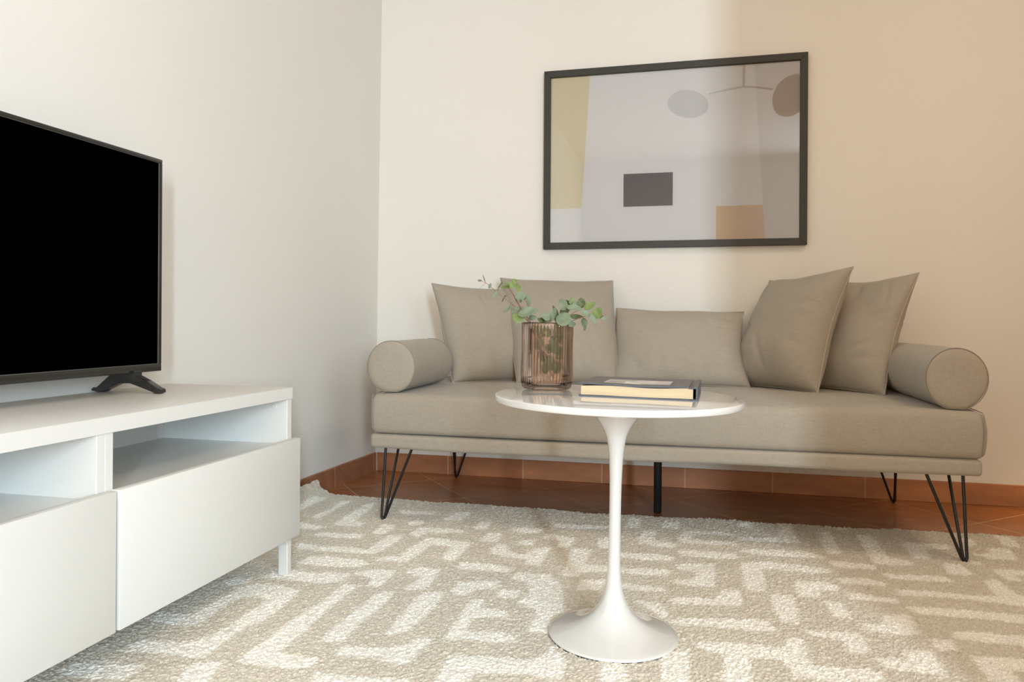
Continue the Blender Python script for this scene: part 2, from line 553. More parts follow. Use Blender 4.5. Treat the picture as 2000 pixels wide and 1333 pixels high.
# baseboards of terracotta tile
structure('baseboard_back', box(-1.342, X1, 3.012, YB, 0, 0.0785, 0.0015, 1), M['skirt_x'])
bm = bmesh.new()
yy = [3.012, 2.95, 2.85, 2.75, 2.65, 2.5, 2.25, 2.0, 1.6, 1.2, 0.5, -1, -3.19]
sec = []
for y in yy:
    x = lw_x(y)
    sec.append([bm.verts.new((x - 0.004, y, 0)), bm.verts.new((x + 0.0105, y, 0)), bm.verts.new((x + 0.0105, y, 0.076)), bm.verts.new((x + 0.0085, y, 0.0785)), bm.verts.new((x - 0.004, y, 0.0785))])
for a, b in zip(sec, sec[1:]):
    for k in range(5):
        bm.faces.new((a[k], a[(k + 1) % 5], b[(k + 1) % 5], b[k]))
bm.faces.new(sec[0][::-1]); bm.faces.new(sec[-1])
fix_normals(bm)
structure('baseboard_left', bm, M['skirt_y'])
structure('trim_1', box(-1.3435, -1.3365, 3.0075, 3.0135, 0, 0.079, 0.001, 1), plain('corner_grout', lin((196, 172, 146)), 0.9))

# ---------------------------------------------------------------- rug
RUG = """-1309,2305 -1319,2419 -1280,2448 -1277,2417 -1280,2313 -1275,2246
-1204,2190 -1194,2313 -1207,2411 -1171,2427 -1172,2354 -1167,2184
-1096,2133 -1098,2229 -1107,2384 -1086,2426 -1061,2337 -1050,2200 -1001,2163 -1004,2128 -1055,2119
-1210,2127 -1128,2105 -1102,2097 -1117,2065 -1172,2060
-1093,2008 -1097,2038 -1023,2045 -951,2055 -945,2013 -997,2004 -1063,1999
-1099,1922 -1063,1928 -1018,1916 -959,1927 -879,1921 -881,1997 -879,2070 -832,2069 -829,2019 -840,1905 -856,1886 -916,1881 -998,1878 -1073,1877
-1006,1761 -1011,1794 -1007,1831 -949,1839 -856,1835 -825,1809 -838,1778 -879,1767 -945,1760
-943,2084 -942,2112 -943,2174 -896,2167 -891,2117 -900,2069 -931,2069
-821,1830 -820,1865 -774,1891 -773,1977 -759,2074 -696,2069 -621,2053 -615,1961 -620,1887 -659,1895 -667,2010 -725,2005 -729,1908 -738,1839 -784,1844
-883,2215 -859,2246 -829,2239 -828,2200 -857,2178
-823,2084 -822,2170 -759,2181 -684,2178 -668,2153 -739,2123 -775,2125 -792,2070
-710,1771 -698,1815 -629,1817 -623,1748 -620,1668 -666,1656 -658,1746 -690,1761
-824,1722 -827,1749 -789,1775 -739,1772 -732,1746 -731,1664 -756,1650 -776,1715 -817,1719
-1038,1646 -1029,1711 -917,1713 -834,1735 -833,1673 -870,1642 -934,1647 -988,1647
-1059,1213 -1067,1264 -1027,1269 -983,1268 -957,1292 -938,1348 -941,1517 -995,1525 -1012,1482 -1005,1357 -1022,1339 -1088,1344 -1116,1351 -1126,1391 -1051,1402 -1051,1462 -1047,1563 -1029,1603 -967,1612 -900,1587 -888,1518 -882,1409 -899,1369 -901,1295 -895,1227 -957,1217 -1014,1218
-1107,1594 -1095,1623 -1054,1638 -1049,1598 -1083,1575
-1110,1108 -1115,1150 -1047,1172 -976,1173 -971,1150 -978,1112 -1044,1105
-828,1233 -828,1262 -824,1317 -828,1446 -815,1556 -822,1651 -785,1653 -781,1572 -778,1439 -770,1346 -771,1281 -733,1280 -685,1281 -679,1244 -704,1231 -749,1226 -804,1226
-870,1121 -893,1164 -897,1204 -851,1223 -841,1202 -827,1132
-719,1349 -725,1425 -718,1531 -719,1628 -683,1638 -676,1593 -677,1485 -681,1418 -674,1356
-671,1324 -663,1340 -581,1352 -552,1378 -537,1412 -507,1420 -508,1375 -513,1335 -516,1299 -547,1289 -573,1308 -658,1295
-609,1413 -613,1511 -620,1627 -599,1660 -567,1668 -561,1597 -560,1507 -569,1445 -589,1413
-486,1413 -492,1600 -489,1648 -461,1646 -458,1593 -396,1594 -390,1554 -428,1550 -460,1534 -454,1469 -398,1479 -342,1473 -346,1437 -402,1427 -442,1429
-556,1671 -557,1739 -460,1772 -453,1716 -505,1702 -511,1663 -542,1654
-447,1679 -445,1714 -396,1720 -396,1669 -431,1663
-439,1796 -432,1845 -350,1847 -303,1759 -278,1619 -295,1585 -286,1492 -330,1502 -336,1613 -388,1643 -372,1706 -393,1771
-441,1232 -451,1327 -446,1352 -368,1368 -293,1370 -274,1399 -273,1441 -253,1416 -233,1388 -227,1326 -234,1312 -304,1310 -381,1296 -387,1246
-167,1392 -122,1399 -112,1298 -158,1286
-59,1444 -33,1480 -10,1496 -8,1325 -55,1313
-651,1168 -664,1229 -589,1228 -489,1246 -476,1213
-600,1841 -593,1886 -523,1891 -451,1873 -453,1839 -498,1836 -581,1830
-660,2196 -657,2282 -630,2308 -613,2197
-606,2078 -601,2171 -557,2166 -553,2076
-550,2208 -537,2241 -446,2253 -451,2206 -497,2188
-500,2090 -485,2121 -450,2130 -447,2079 -481,2070
-553,1983 -543,2079 -513,2061 -499,2011 -449,1978 -436,2062 -390,2074 -390,1914 -433,1907 -432,1946 -489,1953
-432,2145 -432,2205 -337,2176 -342,2087 -379,2077 -376,2139
-436,2286 -426,2319 -260,2333 -257,2298 -368,2274
-324,1846 -325,1966 -337,2083 -277,2080 -281,1947 -187,1963 -182,1915 -274,1887 -283,1845
-266,2102 -272,2193 -224,2244 -210,2098
-272,1760 -271,1833 -212,1845 -210,1801 -223,1766
-784,2267 -769,2370 -717,2384 -723,2270
-969,2351 -833,2353 -835,2318 -931,2306
-206,2330 -207,2461 -169,2439 -165,2335
-99,2358 -95,2446 -45,2440 -51,2354
-157,2177 -156,2308 -111,2326 -113,2215 -47,2196 -56,2158 -104,2155
-48,2232 -38,2328 -5,2348 -2,2260 114,2254 117,2229 65,2216 -29,2211
3,2350 119,2359 117,2330 6,2317
-214,2068 -97,2085 -50,2074 -58,2032 -130,2026 -210,2032
-45,2122 -29,2151 112,2145 116,2109 62,2086 -28,2089
-200,1943 -64,1967 -59,1940 -71,1909 -144,1905 -197,1907
-48,2000 -27,2027 47,2038 52,1969 48,1865 -3,1855 -51,1869 -45,1889 2,1909 5,1965 -40,1965
-190,1839 -72,1827 -65,1804 -83,1796 -185,1793
-51,1750 -42,1769 52,1784 60,1844 106,1856 103,1753 33,1740 -41,1727
124,2315 211,2323 244,2353 257,2497 297,2495 296,2400 295,2287 250,2291 129,2279
135,2476 183,2489 174,2426 132,2421
120,2171 139,2200 201,2207 292,2217 343,2183 341,2156 284,2154 196,2149 127,2159
121,2066 172,2089 191,2098 279,2087 337,2081 341,2045 289,2027 185,2033 171,2029 171,1938 163,1860 121,1856 119,1944
173,1846 224,1852 224,1781 218,1680 179,1678 175,1738
365,2425 401,2434 398,2221 365,2208 354,2238 358,2325
420,2486 458,2496 454,2466 432,2460
473,2420 515,2431 514,2215 547,2215 567,2185 558,2161 503,2150 463,2153 466,2273
345,2139 363,2148 429,2144 460,2139 455,2100 430,2097 356,2094
240,1953 321,1967 340,1942 333,1912 291,1904 287,1855 236,1846 236,1890
348,2008 414,2025 457,1999 453,1976 408,1971 347,1970
467,2079 486,2076 608,2088 623,2057 613,2044 569,2043 476,2034 466,2043
351,1906 409,1901 410,1891 454,1896 456,1874 444,1854 396,1861 347,1858
290,1833 327,1837 331,1740 295,1737
467,1958 530,1967 603,1962 644,1959 688,1968 696,2084 732,2094 739,1998 772,1934 760,1906 658,1920 608,1927 536,1924 470,1914
639,2204 686,2203 688,2129 675,2110 629,2110
585,2380 709,2387 702,2341 636,2333 623,2226 577,2227
775,2447 802,2443 791,2394 759,2385
752,2320 797,2328 807,2378 867,2394 849,2282 780,2277 749,2301
875,2484 919,2490 906,2400 863,2403
748,2181 905,2211 881,2152 791,2144 793,2110 782,2099 756,2092
722,2248 740,2235 736,2208 710,2210
463,1841 602,1859 777,1851 756,1801 585,1807 473,1801
400,1776 453,1796 452,1685 403,1672 342,1682 342,1715 387,1721
517,1717 561,1731 725,1725 704,1676 544,1678 515,1686
459,1666 503,1673 499,1623 465,1609
222,1656 251,1648 324,1662 335,1639 329,1565 291,1555 294,1613 247,1621 227,1631
335,1544 389,1553 397,1592 449,1605 449,1543 445,1500 385,1497 343,1507
515,1600 681,1620 661,1572 562,1551 574,1476 513,1460
-3,1526 57,1546 111,1551 171,1552 186,1600 215,1603 213,1544 209,1489 226,1481 316,1496 332,1479 328,1431 218,1425 175,1430 170,1475 155,1493 105,1484 96,1352 51,1340 56,1485 24,1495
-52,1623 -42,1643 142,1685 160,1662 169,1626 128,1616 57,1619 -41,1609
-131,1729 -73,1719 -53,1663 -58,1627"""
polys = [[tuple(int(v) / 1000 for v in p.split(',')) for p in l.split()] for l in RUG.split('\n')]
# the maze goes on outside the photograph: more strokes of the same kind along the near edge
rr = random.Random(5)
for gx in range(-10, 11):
    for gy in range(4):
        cx0, cy0 = gx * 0.13 + 0.02, 0.62 + gy * 0.125
        if rr.random() < 0.5: polys.append([(cx0 - 0.055, cy0 - 0.022), (cx0 + 0.06, cy0 - 0.022), (cx0 + 0.06, cy0 + 0.022), (cx0 - 0.055, cy0 + 0.022)])
        else: polys.append([(cx0 - 0.024, cy0 - 0.06), (cx0 + 0.024, cy0 - 0.06), (cx0 + 0.024, cy0 + 0.05), (cx0 - 0.024, cy0 + 0.05)])
for gy in range(9):
    for gx in range(3):
        cx0, cy0 = 1.0 + gx * 0.13, 1.15 + gy * 0.15
        if not any(min(p[0] for p in q) < cx0 + .06 and max(p[0] for p in q) > cx0 - .06 and min(p[1] for p in q) < cy0 + .02 and max(p[1] for p in q) > cy0 - .02 for q in polys):
            polys.append([(cx0 - 0.055, cy0 - 0.022), (cx0 + 0.06, cy0 - 0.022), (cx0 + 0.06, cy0 + 0.022), (cx0 - 0.055, cy0 + 0.022)])
boxes = [(min(p[0] for p in q), max(p[0] for p in q), min(p[1] for p in q), max(p[1] for p in q)) for q in polys]


def pip(x, y, q):
    c = False
    j = len(q) - 1
    for i in range(len(q)):
        xi, yi = q[i]; xj, yj = q[j]
        if (yi > y) != (yj > y) and x < (xj - xi) * (y - yi) / (yj - yi) + xi: c = not c
        j = i
    return c


def rug_back(x):
    # far edge of the rug, a little wavy
    e = 2.492 + 0.0 * x
    if x < -0.7: e += -0.0 + 0.012 * math.sin((x + 1.35) * 5)
    e += 0.055 * max(0, x + 0.2) / 1.15 + 0.008 * math.sin(x * 9 + 1) + 0.005 * math.sin(x * 23)
    return e


RX0, RX1, RY0 = -1.352, 1.40, 0.56
STEP = 0.0042
nxr, nyr = int((RX1 - RX0) / STEP), int((2.5 - RY0) / STEP)
# rasterise the light strokes on the rug grid
import array
mask = [bytearray(nyr + 1) for _ in range(nxr + 1)]
for q, bb in zip(polys, boxes):
    i0, i1 = max(0, int((bb[0] - RX0) / STEP) - 1), min(nxr, int((bb[1] - RX0) / STEP) + 1)
    j0, j1 = max(0, int((bb[2] - RY0) / STEP) - 1), min(nyr, int((bb[3] - RY0) / STEP) + 1)
    for i in range(i0, i1 + 1):
        for j in range(j0, j1 + 1):
            if not mask[i][j]:
                x, y = RX0 + i * STEP, RY0 + j * STEP
                if pip(x + 0.003 * math.sin(y * 400 + x * 130), y + 0.003 * math.sin(x * 370 + y * 90), q): mask[i][j] = 1
rr = random.Random(11)
verts, faces, cols = [], [], []
LIGHT, TAN = (0.80, 0.77, 0.70), (0.585, 0.53, 0.44)
for i in range(nxr + 1):
    x = RX0 + i * STEP
    yb = rug_back(x)
    for j in range(nyr + 1):
        y0 = RY0 + j * STEP
        y = RY0 + (y0 - RY0) if j < nyr - 30 else (RY0 + (nyr - 30) * STEP) + (yb - (RY0 + (nyr - 30) * STEP)) * (j - nyr + 30) / 30
        edge = i in (0, nxr) or j in (0, nyr)
        z = 0.0125 + (rr.random() ** 1.5) * 0.0042
        z += 0.0012 * noise.noise(Vector((x * 9, y * 9, 0)))
        jx, jy = rr.uniform(-0.0019, 0.0019), rr.uniform(-0.0019, 0.0019)
        if i > nxr - 4 or j > nyr - 4 or j < 4 or i < 4:
            z -= 0.003 * rr.random()
        if edge:
            jx *= 2.2; jy *= 2.2
        cu = max(0.0, (-1.285 - x) / 0.067)
        cw = 0.35 + 0.65 * max(0, min(1, (y - 1.9) / 0.45))
        z += cw * 0.05 * cu * cu
        verts.append((x + jx, y + jy, z))
        acc = wsum = 0
        for di, dj in ((0, 0), (0, 0), (1, 0), (-1, 0), (0, 1), (0, -1)):
            ii, jj = i + di, j + dj
            if 0 <= ii <= nxr and 0 <= jj <= nyr:
                acc += mask[ii][jj]; wsum += 1
        mk = max(0.0, min(1.0, acc / wsum + rr.uniform(-0.12, 0.12) * (0 < acc < wsum)))
        t = rr.uniform(0.88, 1.10)
        cols.extend([(LIGHT[q] * mk + TAN[q] * (1 - mk)) * t for q in range(3)] + [1.0])
W = nyr + 1
for i in range(nxr):
    for j in range(nyr):
        a = i * W + j
        faces.append((a, a + W, a + W + 1, a + 1))
# skirt down to the floor
nb = len(verts)
border = [i * W for i in range(nxr + 1)] + [nxr * W + j for j in range(1, nyr + 1)] + [i * W + nyr for i in range(nxr - 1, -1, -1)] + [j for j in range(nyr - 1, 0, -1)]
for b in border:
    x, y, z = verts[b]
    cu = max(0.0, (-1.285 - x) / 0.067); cw = 0.35 + 0.65 * max(0, min(1, (y - 1.9) / 0.45))
    verts.append((x, y, 0.0008 + cw * 0.045 * cu * cu))
    cols.extend((TAN[0], TAN[1], TAN[2], 1.0))
for k in range(len(border)):
    k2 = (k + 1) % len(border)
    faces.append((border[k], nb + k, nb + k2, border[k2]))
me = bpy.data.meshes.new('rug')
me.from_pydata(verts, [], faces)
ca = me.color_attributes.new('pile', 'FLOAT_COLOR', 'POINT')
ca.data.foreach_set('color', cols)
mt, t, b = nt('rug_pile')
at_ = t.nodes.new('ShaderNodeVertexColor'); at_.layer_name = 'pile'
tc = t.nodes.new('ShaderNodeTexCoord')
n = t.nodes.new('ShaderNodeTexNoise'); n.inputs['Scale'].default_value = 330; n.inputs['Detail'].default_value = 3
t.links.new(tc.outputs['Object'], n.inputs['Vector'])
mr = t.nodes.new('ShaderNodeMapRange'); mr.inputs['From Min'].default_value = 0.3; mr.inputs['From Max'].default_value = 0.7
mr.inputs['To Min'].default_value = 0.78; mr.inputs['To Max'].default_value = 1.22
t.links.new(n.outputs['Fac'], mr.inputs['Value'])
vm = t.nodes.new('ShaderNodeVectorMath'); vm.operation = 'SCALE'
t.links.new(at_.outputs['Color'], vm.inputs[0]); t.links.new(mr.outputs['Result'], vm.inputs['Scale'])
t.links.new(vm.outputs[0], b.inputs['Base Color'])
b.inputs['Roughness'].default_value = 0.95; b.inputs['Specular IOR Level'].default_value = 0.1
b.inputs['Sheen Weight'].default_value = 0.3
bp = t.nodes.new('ShaderNodeBump'); bp.inputs['Strength'].default_value = 0.35; bp.inputs['Distance'].default_value = 0.002
t.links.new(n.outputs['Fac'], bp.inputs['Height']); t.links.new(bp.outputs['Normal'], b.inputs['Normal'])
me.materials.append(mt)
rug = bpy.data.objects.new('rug', me)
COL.objects.link(rug)
tag(rug, 'cream and beige short pile rug with an angular maze pattern on the terracotta floor', 'rug')
RZ = 0.0135

# ---------------------------------------------------------------- white tv bench
bench = thing('tv_bench', (-1.17, 1.1, RZ), 'low white media bench with open compartments above two drawers, under the television', 'tv bench')
XF, XB = -0.99, -1.355
Y_R, Y_L = 1.704, 0.50
Z_T, Z_S, Z_D = 0.4808, 0.4520, 0.3525
link_mesh('top_panel', box(XB, XF, Y_L, Y_R, Z_S, Z_T, 0.0012, 2), M['white_top'], bench)
link_mesh('front_edging', box(XF, XF + 0.0012, Y_L, Y_R, Z_S, Z_T - 0.0004), M['white'], bench)
link_mesh('side_panel', box(XB, XF - 0.001, Y_R - 0.0215, Y_R - 0.001, 0.108, Z_S, 0.001, 1), M['white'], bench)
link_mesh('side_panel', box(XB, XF - 0.001, Y_L + 0.001, Y_L + 0.02, 0.108, Z_S, 0.001, 1), M['white'], bench)
link_mesh('divider_panel', box(XB, XF - 0.001, 1.0695, 1.088, 0.108, Z_S, 0.0008, 1), M['white'], bench)
link_mesh('divider_panel', box(XB, XF - 0.001, 1.0883, 1.1070, 0.108, Z_S, 0.0008, 1), M['white'], bench)
link_mesh('back_panel', box(XB - 0.003, XB + 0.006, Y_L + 0.003, Y_R - 0.004, 0.112, Z_S - 0.001), M['white'], bench)
link_mesh('bottom_panel', box(XB, XF - 0.001, Y_L + 0.02, Y_R - 0.0216, 0.108, 0.124), M['white'], bench)
link_mesh('compartment_shelf', box(XB + 0.006, XF - 0.012, 1.1072, Y_R - 0.0218, 0.325, 0.341), M['white'], bench)
link_mesh('compartment_shelf', box(XB + 0.006, XF - 0.012, Y_L + 0.0202, 1.0693, 0.325, 0.341), M['white'], bench)
for ya, yb, dx in ((1.1005, 1.7115, 0), (0.4875, 1.0925, 0)):
    link_mesh('drawer_front', box(XF + 0.001, -0.97 + dx, ya, yb, 0.1075, Z_D, 0.0016, 2), M['white'], bench)
    link_mesh('drawer_box', box(XB + 0.03, XF - 0.013, ya + 0.03, yb - 0.04, 0.13, 0.29), M['white'], bench)
# round cover cap of the cabinet connector
bm = bmesh.new()
lathe(bm, [(0, 0.0016), (0.0055, 0.0016), (0.0066, 0.0006), (0.0068, 0)], n=20)
bmesh.ops.rotate(bm, verts=bm.verts, matrix=Matrix.Rotation(R(90), 3, 'X'))
bmesh.ops.translate(bm, verts=bm.verts, vec=(-1.027, 1.6825, 0.4335))
fix_normals(bm)
link_mesh('cover_cap', bm, M['white_top'], bench)
link_mesh('hinge_bracket', box(-1.352, -1.30, 1.60, 1.655, 0.4505, 0.4518), M['black_steel'], bench)


def bench_leg(x, y, sgn):
    """square steel leg whose top bends away along the bench"""
    prof = [(y, RZ - 0.002), (y, 0.108)]
    w = 0.021
    prof += [(y - sgn * (w + 0.017), 0.108)]
    for k in range(1, 7):
        a = R(15 * k)
        prof.append((y - sgn * (w + 0.017 - 0.017 * math.sin(a)), 0.108 - 0.004 - 0.017 * (1 - math.cos(a))))
    prof.append((y - sgn * w, RZ - 0.002))
    bm = bmesh.new()
    vs = [bm.verts.new((x, p[0], p[1])) for p in prof]
    f = bm.faces.new(vs)
    ex = bmesh.ops.extrude_face_region(bm, geom=[f])
    bmesh.ops.translate(bm, verts=[g for g in ex['geom'] if isinstance(g, bmesh.types.BMVert)], vec=(-0.026, 0, 0))
    fix_normals(bm)
    bmesh.ops.bevel(bm, geom=list(bm.edges), offset=0.003, segments=2, affect='EDGES')
    return bm


for lx in (-0.983, -1.315):
    link_mesh('leg', bench_leg(lx, 1.694, 1), M['white'], bench)
    link_mesh('leg', bench_leg(lx, 0.508, -1), M['white'], bench)

# ---------------------------------------------------------------- television
tv = thing('television', (-1.27, 1.08, Z_T), 'black flat screen television switched off, on two splayed feet on the white bench', 'television')
TX, TY1, TY0, TZ0, TZ1 = -1.25, 1.549, 0.645, 0.5265, 1.035
bm = bmesh.new()
# bezel: frame with a chamfered inner lip
ob = [(TY0, TZ0), (TY1, TZ0), (TY1, TZ1), (TY0, TZ1)]
ib = [(TY0 + 0.009, TZ0 + 0.0185), (TY1 - 0.009, TZ0 + 0.0185), (TY1 - 0.009, TZ1 - 0.0095), (TY0 + 0.009, TZ1 - 0.0095)]
for (ya, za), (yb, zb) in (((TY0, TZ0), (TY1, TZ0 + 0.0165)), ((TY0, TZ1 - 0.008), (TY1, TZ1)), ((TY0, TZ0 + 0.0165), (TY0 + 0.0075, TZ1 - 0.008)), ((TY1 - 0.0075, TZ0 + 0.0165), (TY1, TZ1 - 0.008))):
    bm_box(bm, TX - 0.028, TX, ya, yb, za, zb, 0.0014, 2)
link_mesh('bezel', bm, M['black_plastic'], tv)
bm = bmesh.new()
for (ya, za), (yb, zb) in (((TY0 + 0.0075, TZ0 + 0.0165), (TY1 - 0.0075, TZ0 + 0.0185)), ((TY1 - 0.0095, TZ0 + 0.0185), (TY1 - 0.0075, TZ1 - 0.0095)), ((TY0 + 0.0075, TZ1 - 0.0095), (TY1 - 0.0075, TZ1 - 0.008))):
    bm_box(bm, TX - 0.02, TX - 0.0015, ya, yb, za, zb, 0.0004, 1)
link_mesh('inner_lip', bm, plain('tv_lip_grey', (0.09, 0.09, 0.085), 0.35), tv)
link_mesh('screen', box(TX - 0.012, TX - 0.004, TY0 + 0.0078, TY1 - 0.0095, TZ0 + 0.0185, TZ1 - 0.0095), M['screen'], tv)
link_mesh('rear_housing', box(TX - 0.062, TX - 0.028, TY0 + 0.05, TY1 - 0.05, TZ0 + 0.01, TZ1 - 0.2, 0.012, 3), M['black_plastic'], tv)


def tv_foot(y):
    bm = bmesh.new()
    # side outline in x, z: high hub under the screen, two splayed arms with little end pads
    up = [(-1.3655, 0.487), (-1.360, 0.4915), (-1.352, 0.4905), (-1.300, 0.5315), (-1.246, 0.5315), (-1.246, 0.5205), (-1.215, 0.5095), (-1.188, 0.4935), (-1.181, 0.4925), (-1.1785, 0.4895)]
    lo = [(-1.1785, 0.4835), (-1.183, 0.4812), (-1.196, 0.4812), (-1.198, 0.4845), (-1.243, 0.4975), (-1.262, 0.5030), (-1.290, 0.5020), (-1.325, 0.4875), (-1.333, 0.4812), (-1.350, 0.4812), (-1.3655, 0.4835)]
    prof = up + lo
    th = {0: 0.0075}
    vs = [bm.verts.new((x, y - 0.009 - (0.004 if z > 0.515 else 0), z)) for x, z in prof]
    vt = [bm.verts.new((x, y + 0.009 + (0.004 if z > 0.515 else 0), z)) for x, z in prof]
    bm.faces.new(vs[::-1]); bm.faces.new(vt)
    n = len(prof)
    for k in range(n):
        bm.faces.new((vs[k], vs[(k + 1) % n], vt[(k + 1) % n], vt[k]))
    fix_normals(bm)
    bmesh.ops.bevel(bm, geom=[e for e in bm.edges if e.calc_length() > 0.012], offset=0.0012, segments=1, affect='EDGES')
    bmesh.ops.triangulate(bm, faces=[f for f in bm.faces if len(f.verts) > 6])
    return bm


link_mesh('stand_foot', tv_foot(1.466), M['black_plastic'], tv, True, 25)
link_mesh('stand_foot', tv_foot(0.728), M['black_plastic'], tv, True, 25)

# ---------------------------------------------------------------- daybed
bed = thing('daybed', (-0.13, 2.6, 0), 'long taupe linen daybed with thick mattress on black hairpin legs against the back wall', 'daybed')
BX0, BX1, BY0, BY1 = -0.992, 0.727, 2.172, 2.985


def rail_fn(p):
    p = p.copy()
    p.z += 0.0012 * math.sin(p.x * 11) * (1 if p.z < 0.27 else 0) + 0.002 * math.sin(p.x * 3.1)
    p.y += 0.0015 * math.sin(p.x * 7 + p.z * 30)
    return p


link_mesh('upholstered_base', round_box(BX0, BX1, BY0, BY1, 0.2505, 0.2955, 0.012, 60, 14, 3, rail_fn), M['linen'], bed, True, 60)


def mat_fn(p):
    p = p.copy()
    u = (p.x - BX0) / (BX1 - BX0)
    fy = max(0, min(1, (p.y - BY0) / 0.12))
    bow = 0.006 * math.sin(math.pi * max(0, min(1, (p.z - 0.296) / 0.13)))
    if p.y < BY0 + 0.03: p.y -= bow
    if p.x < BX0 + 0.03: p.x -= bow * 0.6
    if p.x > BX1 - 0.03: p.x += bow
    if p.z > 0.38:
        p.z += 0.0035 * noise.noise(Vector((p.x * 4, p.y * 4, 1.7))) - 0.004 * (1 - fy)
        p.z -= 0.004 * max(0, 1 - abs(p.x - BX0) / 0.12) + 0.004 * max(0, 1 - abs(p.x - BX1) / 0.12)
    return p


mattress = link_mesh('mattress', round_box(BX0 + 0.004, BX1 + 0.006, BY0 + 0.001, BY1, 0.2965, 0.4262, 0.02, 70, 26, 6, mat_fn), M['linen'], bed, True, 60)
# end seams of the mattress cover
for xs, sg in ((BX0 + 0.012, -1), (BX1 - 0.003, 1)):
    pts = []
    for k in range(60):
        pass
    za, zb, ya, yb = 0.302, 0.4225, BY0 - 0.0035, BY1 + 0.0005
    path = [(ya, za + 0.01), (ya - 0.0035, (za + zb) / 2), (ya, zb - 0.012), (ya + 0.006, zb - 0.003), (ya + 0.05, zb - 0.001), (ya + 0.3, zb + 0.0005), (yb - 0.1, zb + 0.0005), (yb - 0.02, zb - 0.001)]
    bm = tube(bmesh.new(), [(xs + sg * 0.002 * (1 if 0 < q < 3 else 0), p[0], p[1]) for q, p in enumerate(path)], 0.0013, 6)
    link_mesh('cover_seam', bm, M['seam_dark'], mattress)


def hairpin(fx, fy, sx, sy, zf):
    """three rod hairpin leg: foot at fx, fy; sx, sy point from the corner to the inside of the bed"""
    bm = bmesh.new()
    r = 0.0043
    zt = 0.249
    tops = [(fx + sx * 0.006, fy + sy * 0.018), (fx + sx * 0.098, fy + sy * 0.018), (fx + sx * 0.018, fy + sy * 0.105)]
    z0 = zf + r
    # U of two rods
    a, c, bck = tops
    f1, f2, f3 = (fx, fy), (fx + sx * 0.0105, fy + sy * 0.001), (fx + sx * 0.006, fy + sy * 0.011)
    def rod(top, foot):
        return [(top[0], top[1], zt), (foot[0] + (top[0] - foot[0]) * 0.04, foot[1] + (top[1] - foot[1]) * 0.04, zf + 0.016)]
    pr1 = rod(a, f1); pr2 = rod(c, f2)
    tube(bm, [pr1[0], pr1[1], (f1[0] + sx * 0.002, f1[1], z0 + 0.003), ((f1[0] + f2[0]) / 2, (f1[1] + f2[1]) / 2, z0), (f2[0] - sx * 0.002, f2[1], z0 + 0.003), pr2[1], pr2[0]], r, 12)
    pr3 = rod(bck, f3)
    tube(bm, [pr3[0], pr3[1], (f3[0], f3[1] - sy * 0.003, z0 + 0.002), (f1[0] + sx * 0.004, f1[1] + sy * 0.002, z0 + 0.001)], r, 12)
    # mounting plate under the base
    px0, px1 = sorted((fx - sx * 0.004, fx + sx * 0.112)); py0, py1 = sorted((fy + sy * 0.006, fy + sy * 0.034))
    bm_box(bm, px0, px1, py0, py1, 0.2465, 0.2502)
    px0, px1 = sorted((fx - sx * 0.004, fx + sx * 0.03)); py0, py1 = sorted((fy + sy * 0.034, fy + sy * 0.118))
    bm_box(bm, px0, px1, py0, py1, 0.2465, 0.2502)
    return bm


link_mesh('hairpin_leg', hairpin(-0.972, 2.223, 1, 1, 0.0115), M['black_steel'], bed, True, 50)
link_mesh('hairpin_leg', hairpin(0.708, 2.230, -1, 1, 0.0115), M['black_steel'], bed, True, 50)
link_mesh('hairpin_leg', hairpin(-0.966, 2.958, 1, -1, 0.0), M['black_steel'], bed, True, 50)
link_mesh('hairpin_leg', hairpin(0.706, 2.962, -1, -1, 0.0), M['black_steel'], bed, True, 50)
bm = lathe(bmesh.new(), [(0, 0), (0.0125, 0), (0.0135, 0.002), (0.0135, 0.249), (0, 0.249)], -0.1225, 2.60, 28)
link_mesh('centre_leg', fix_normals(bm), M['black_steel'], bed)


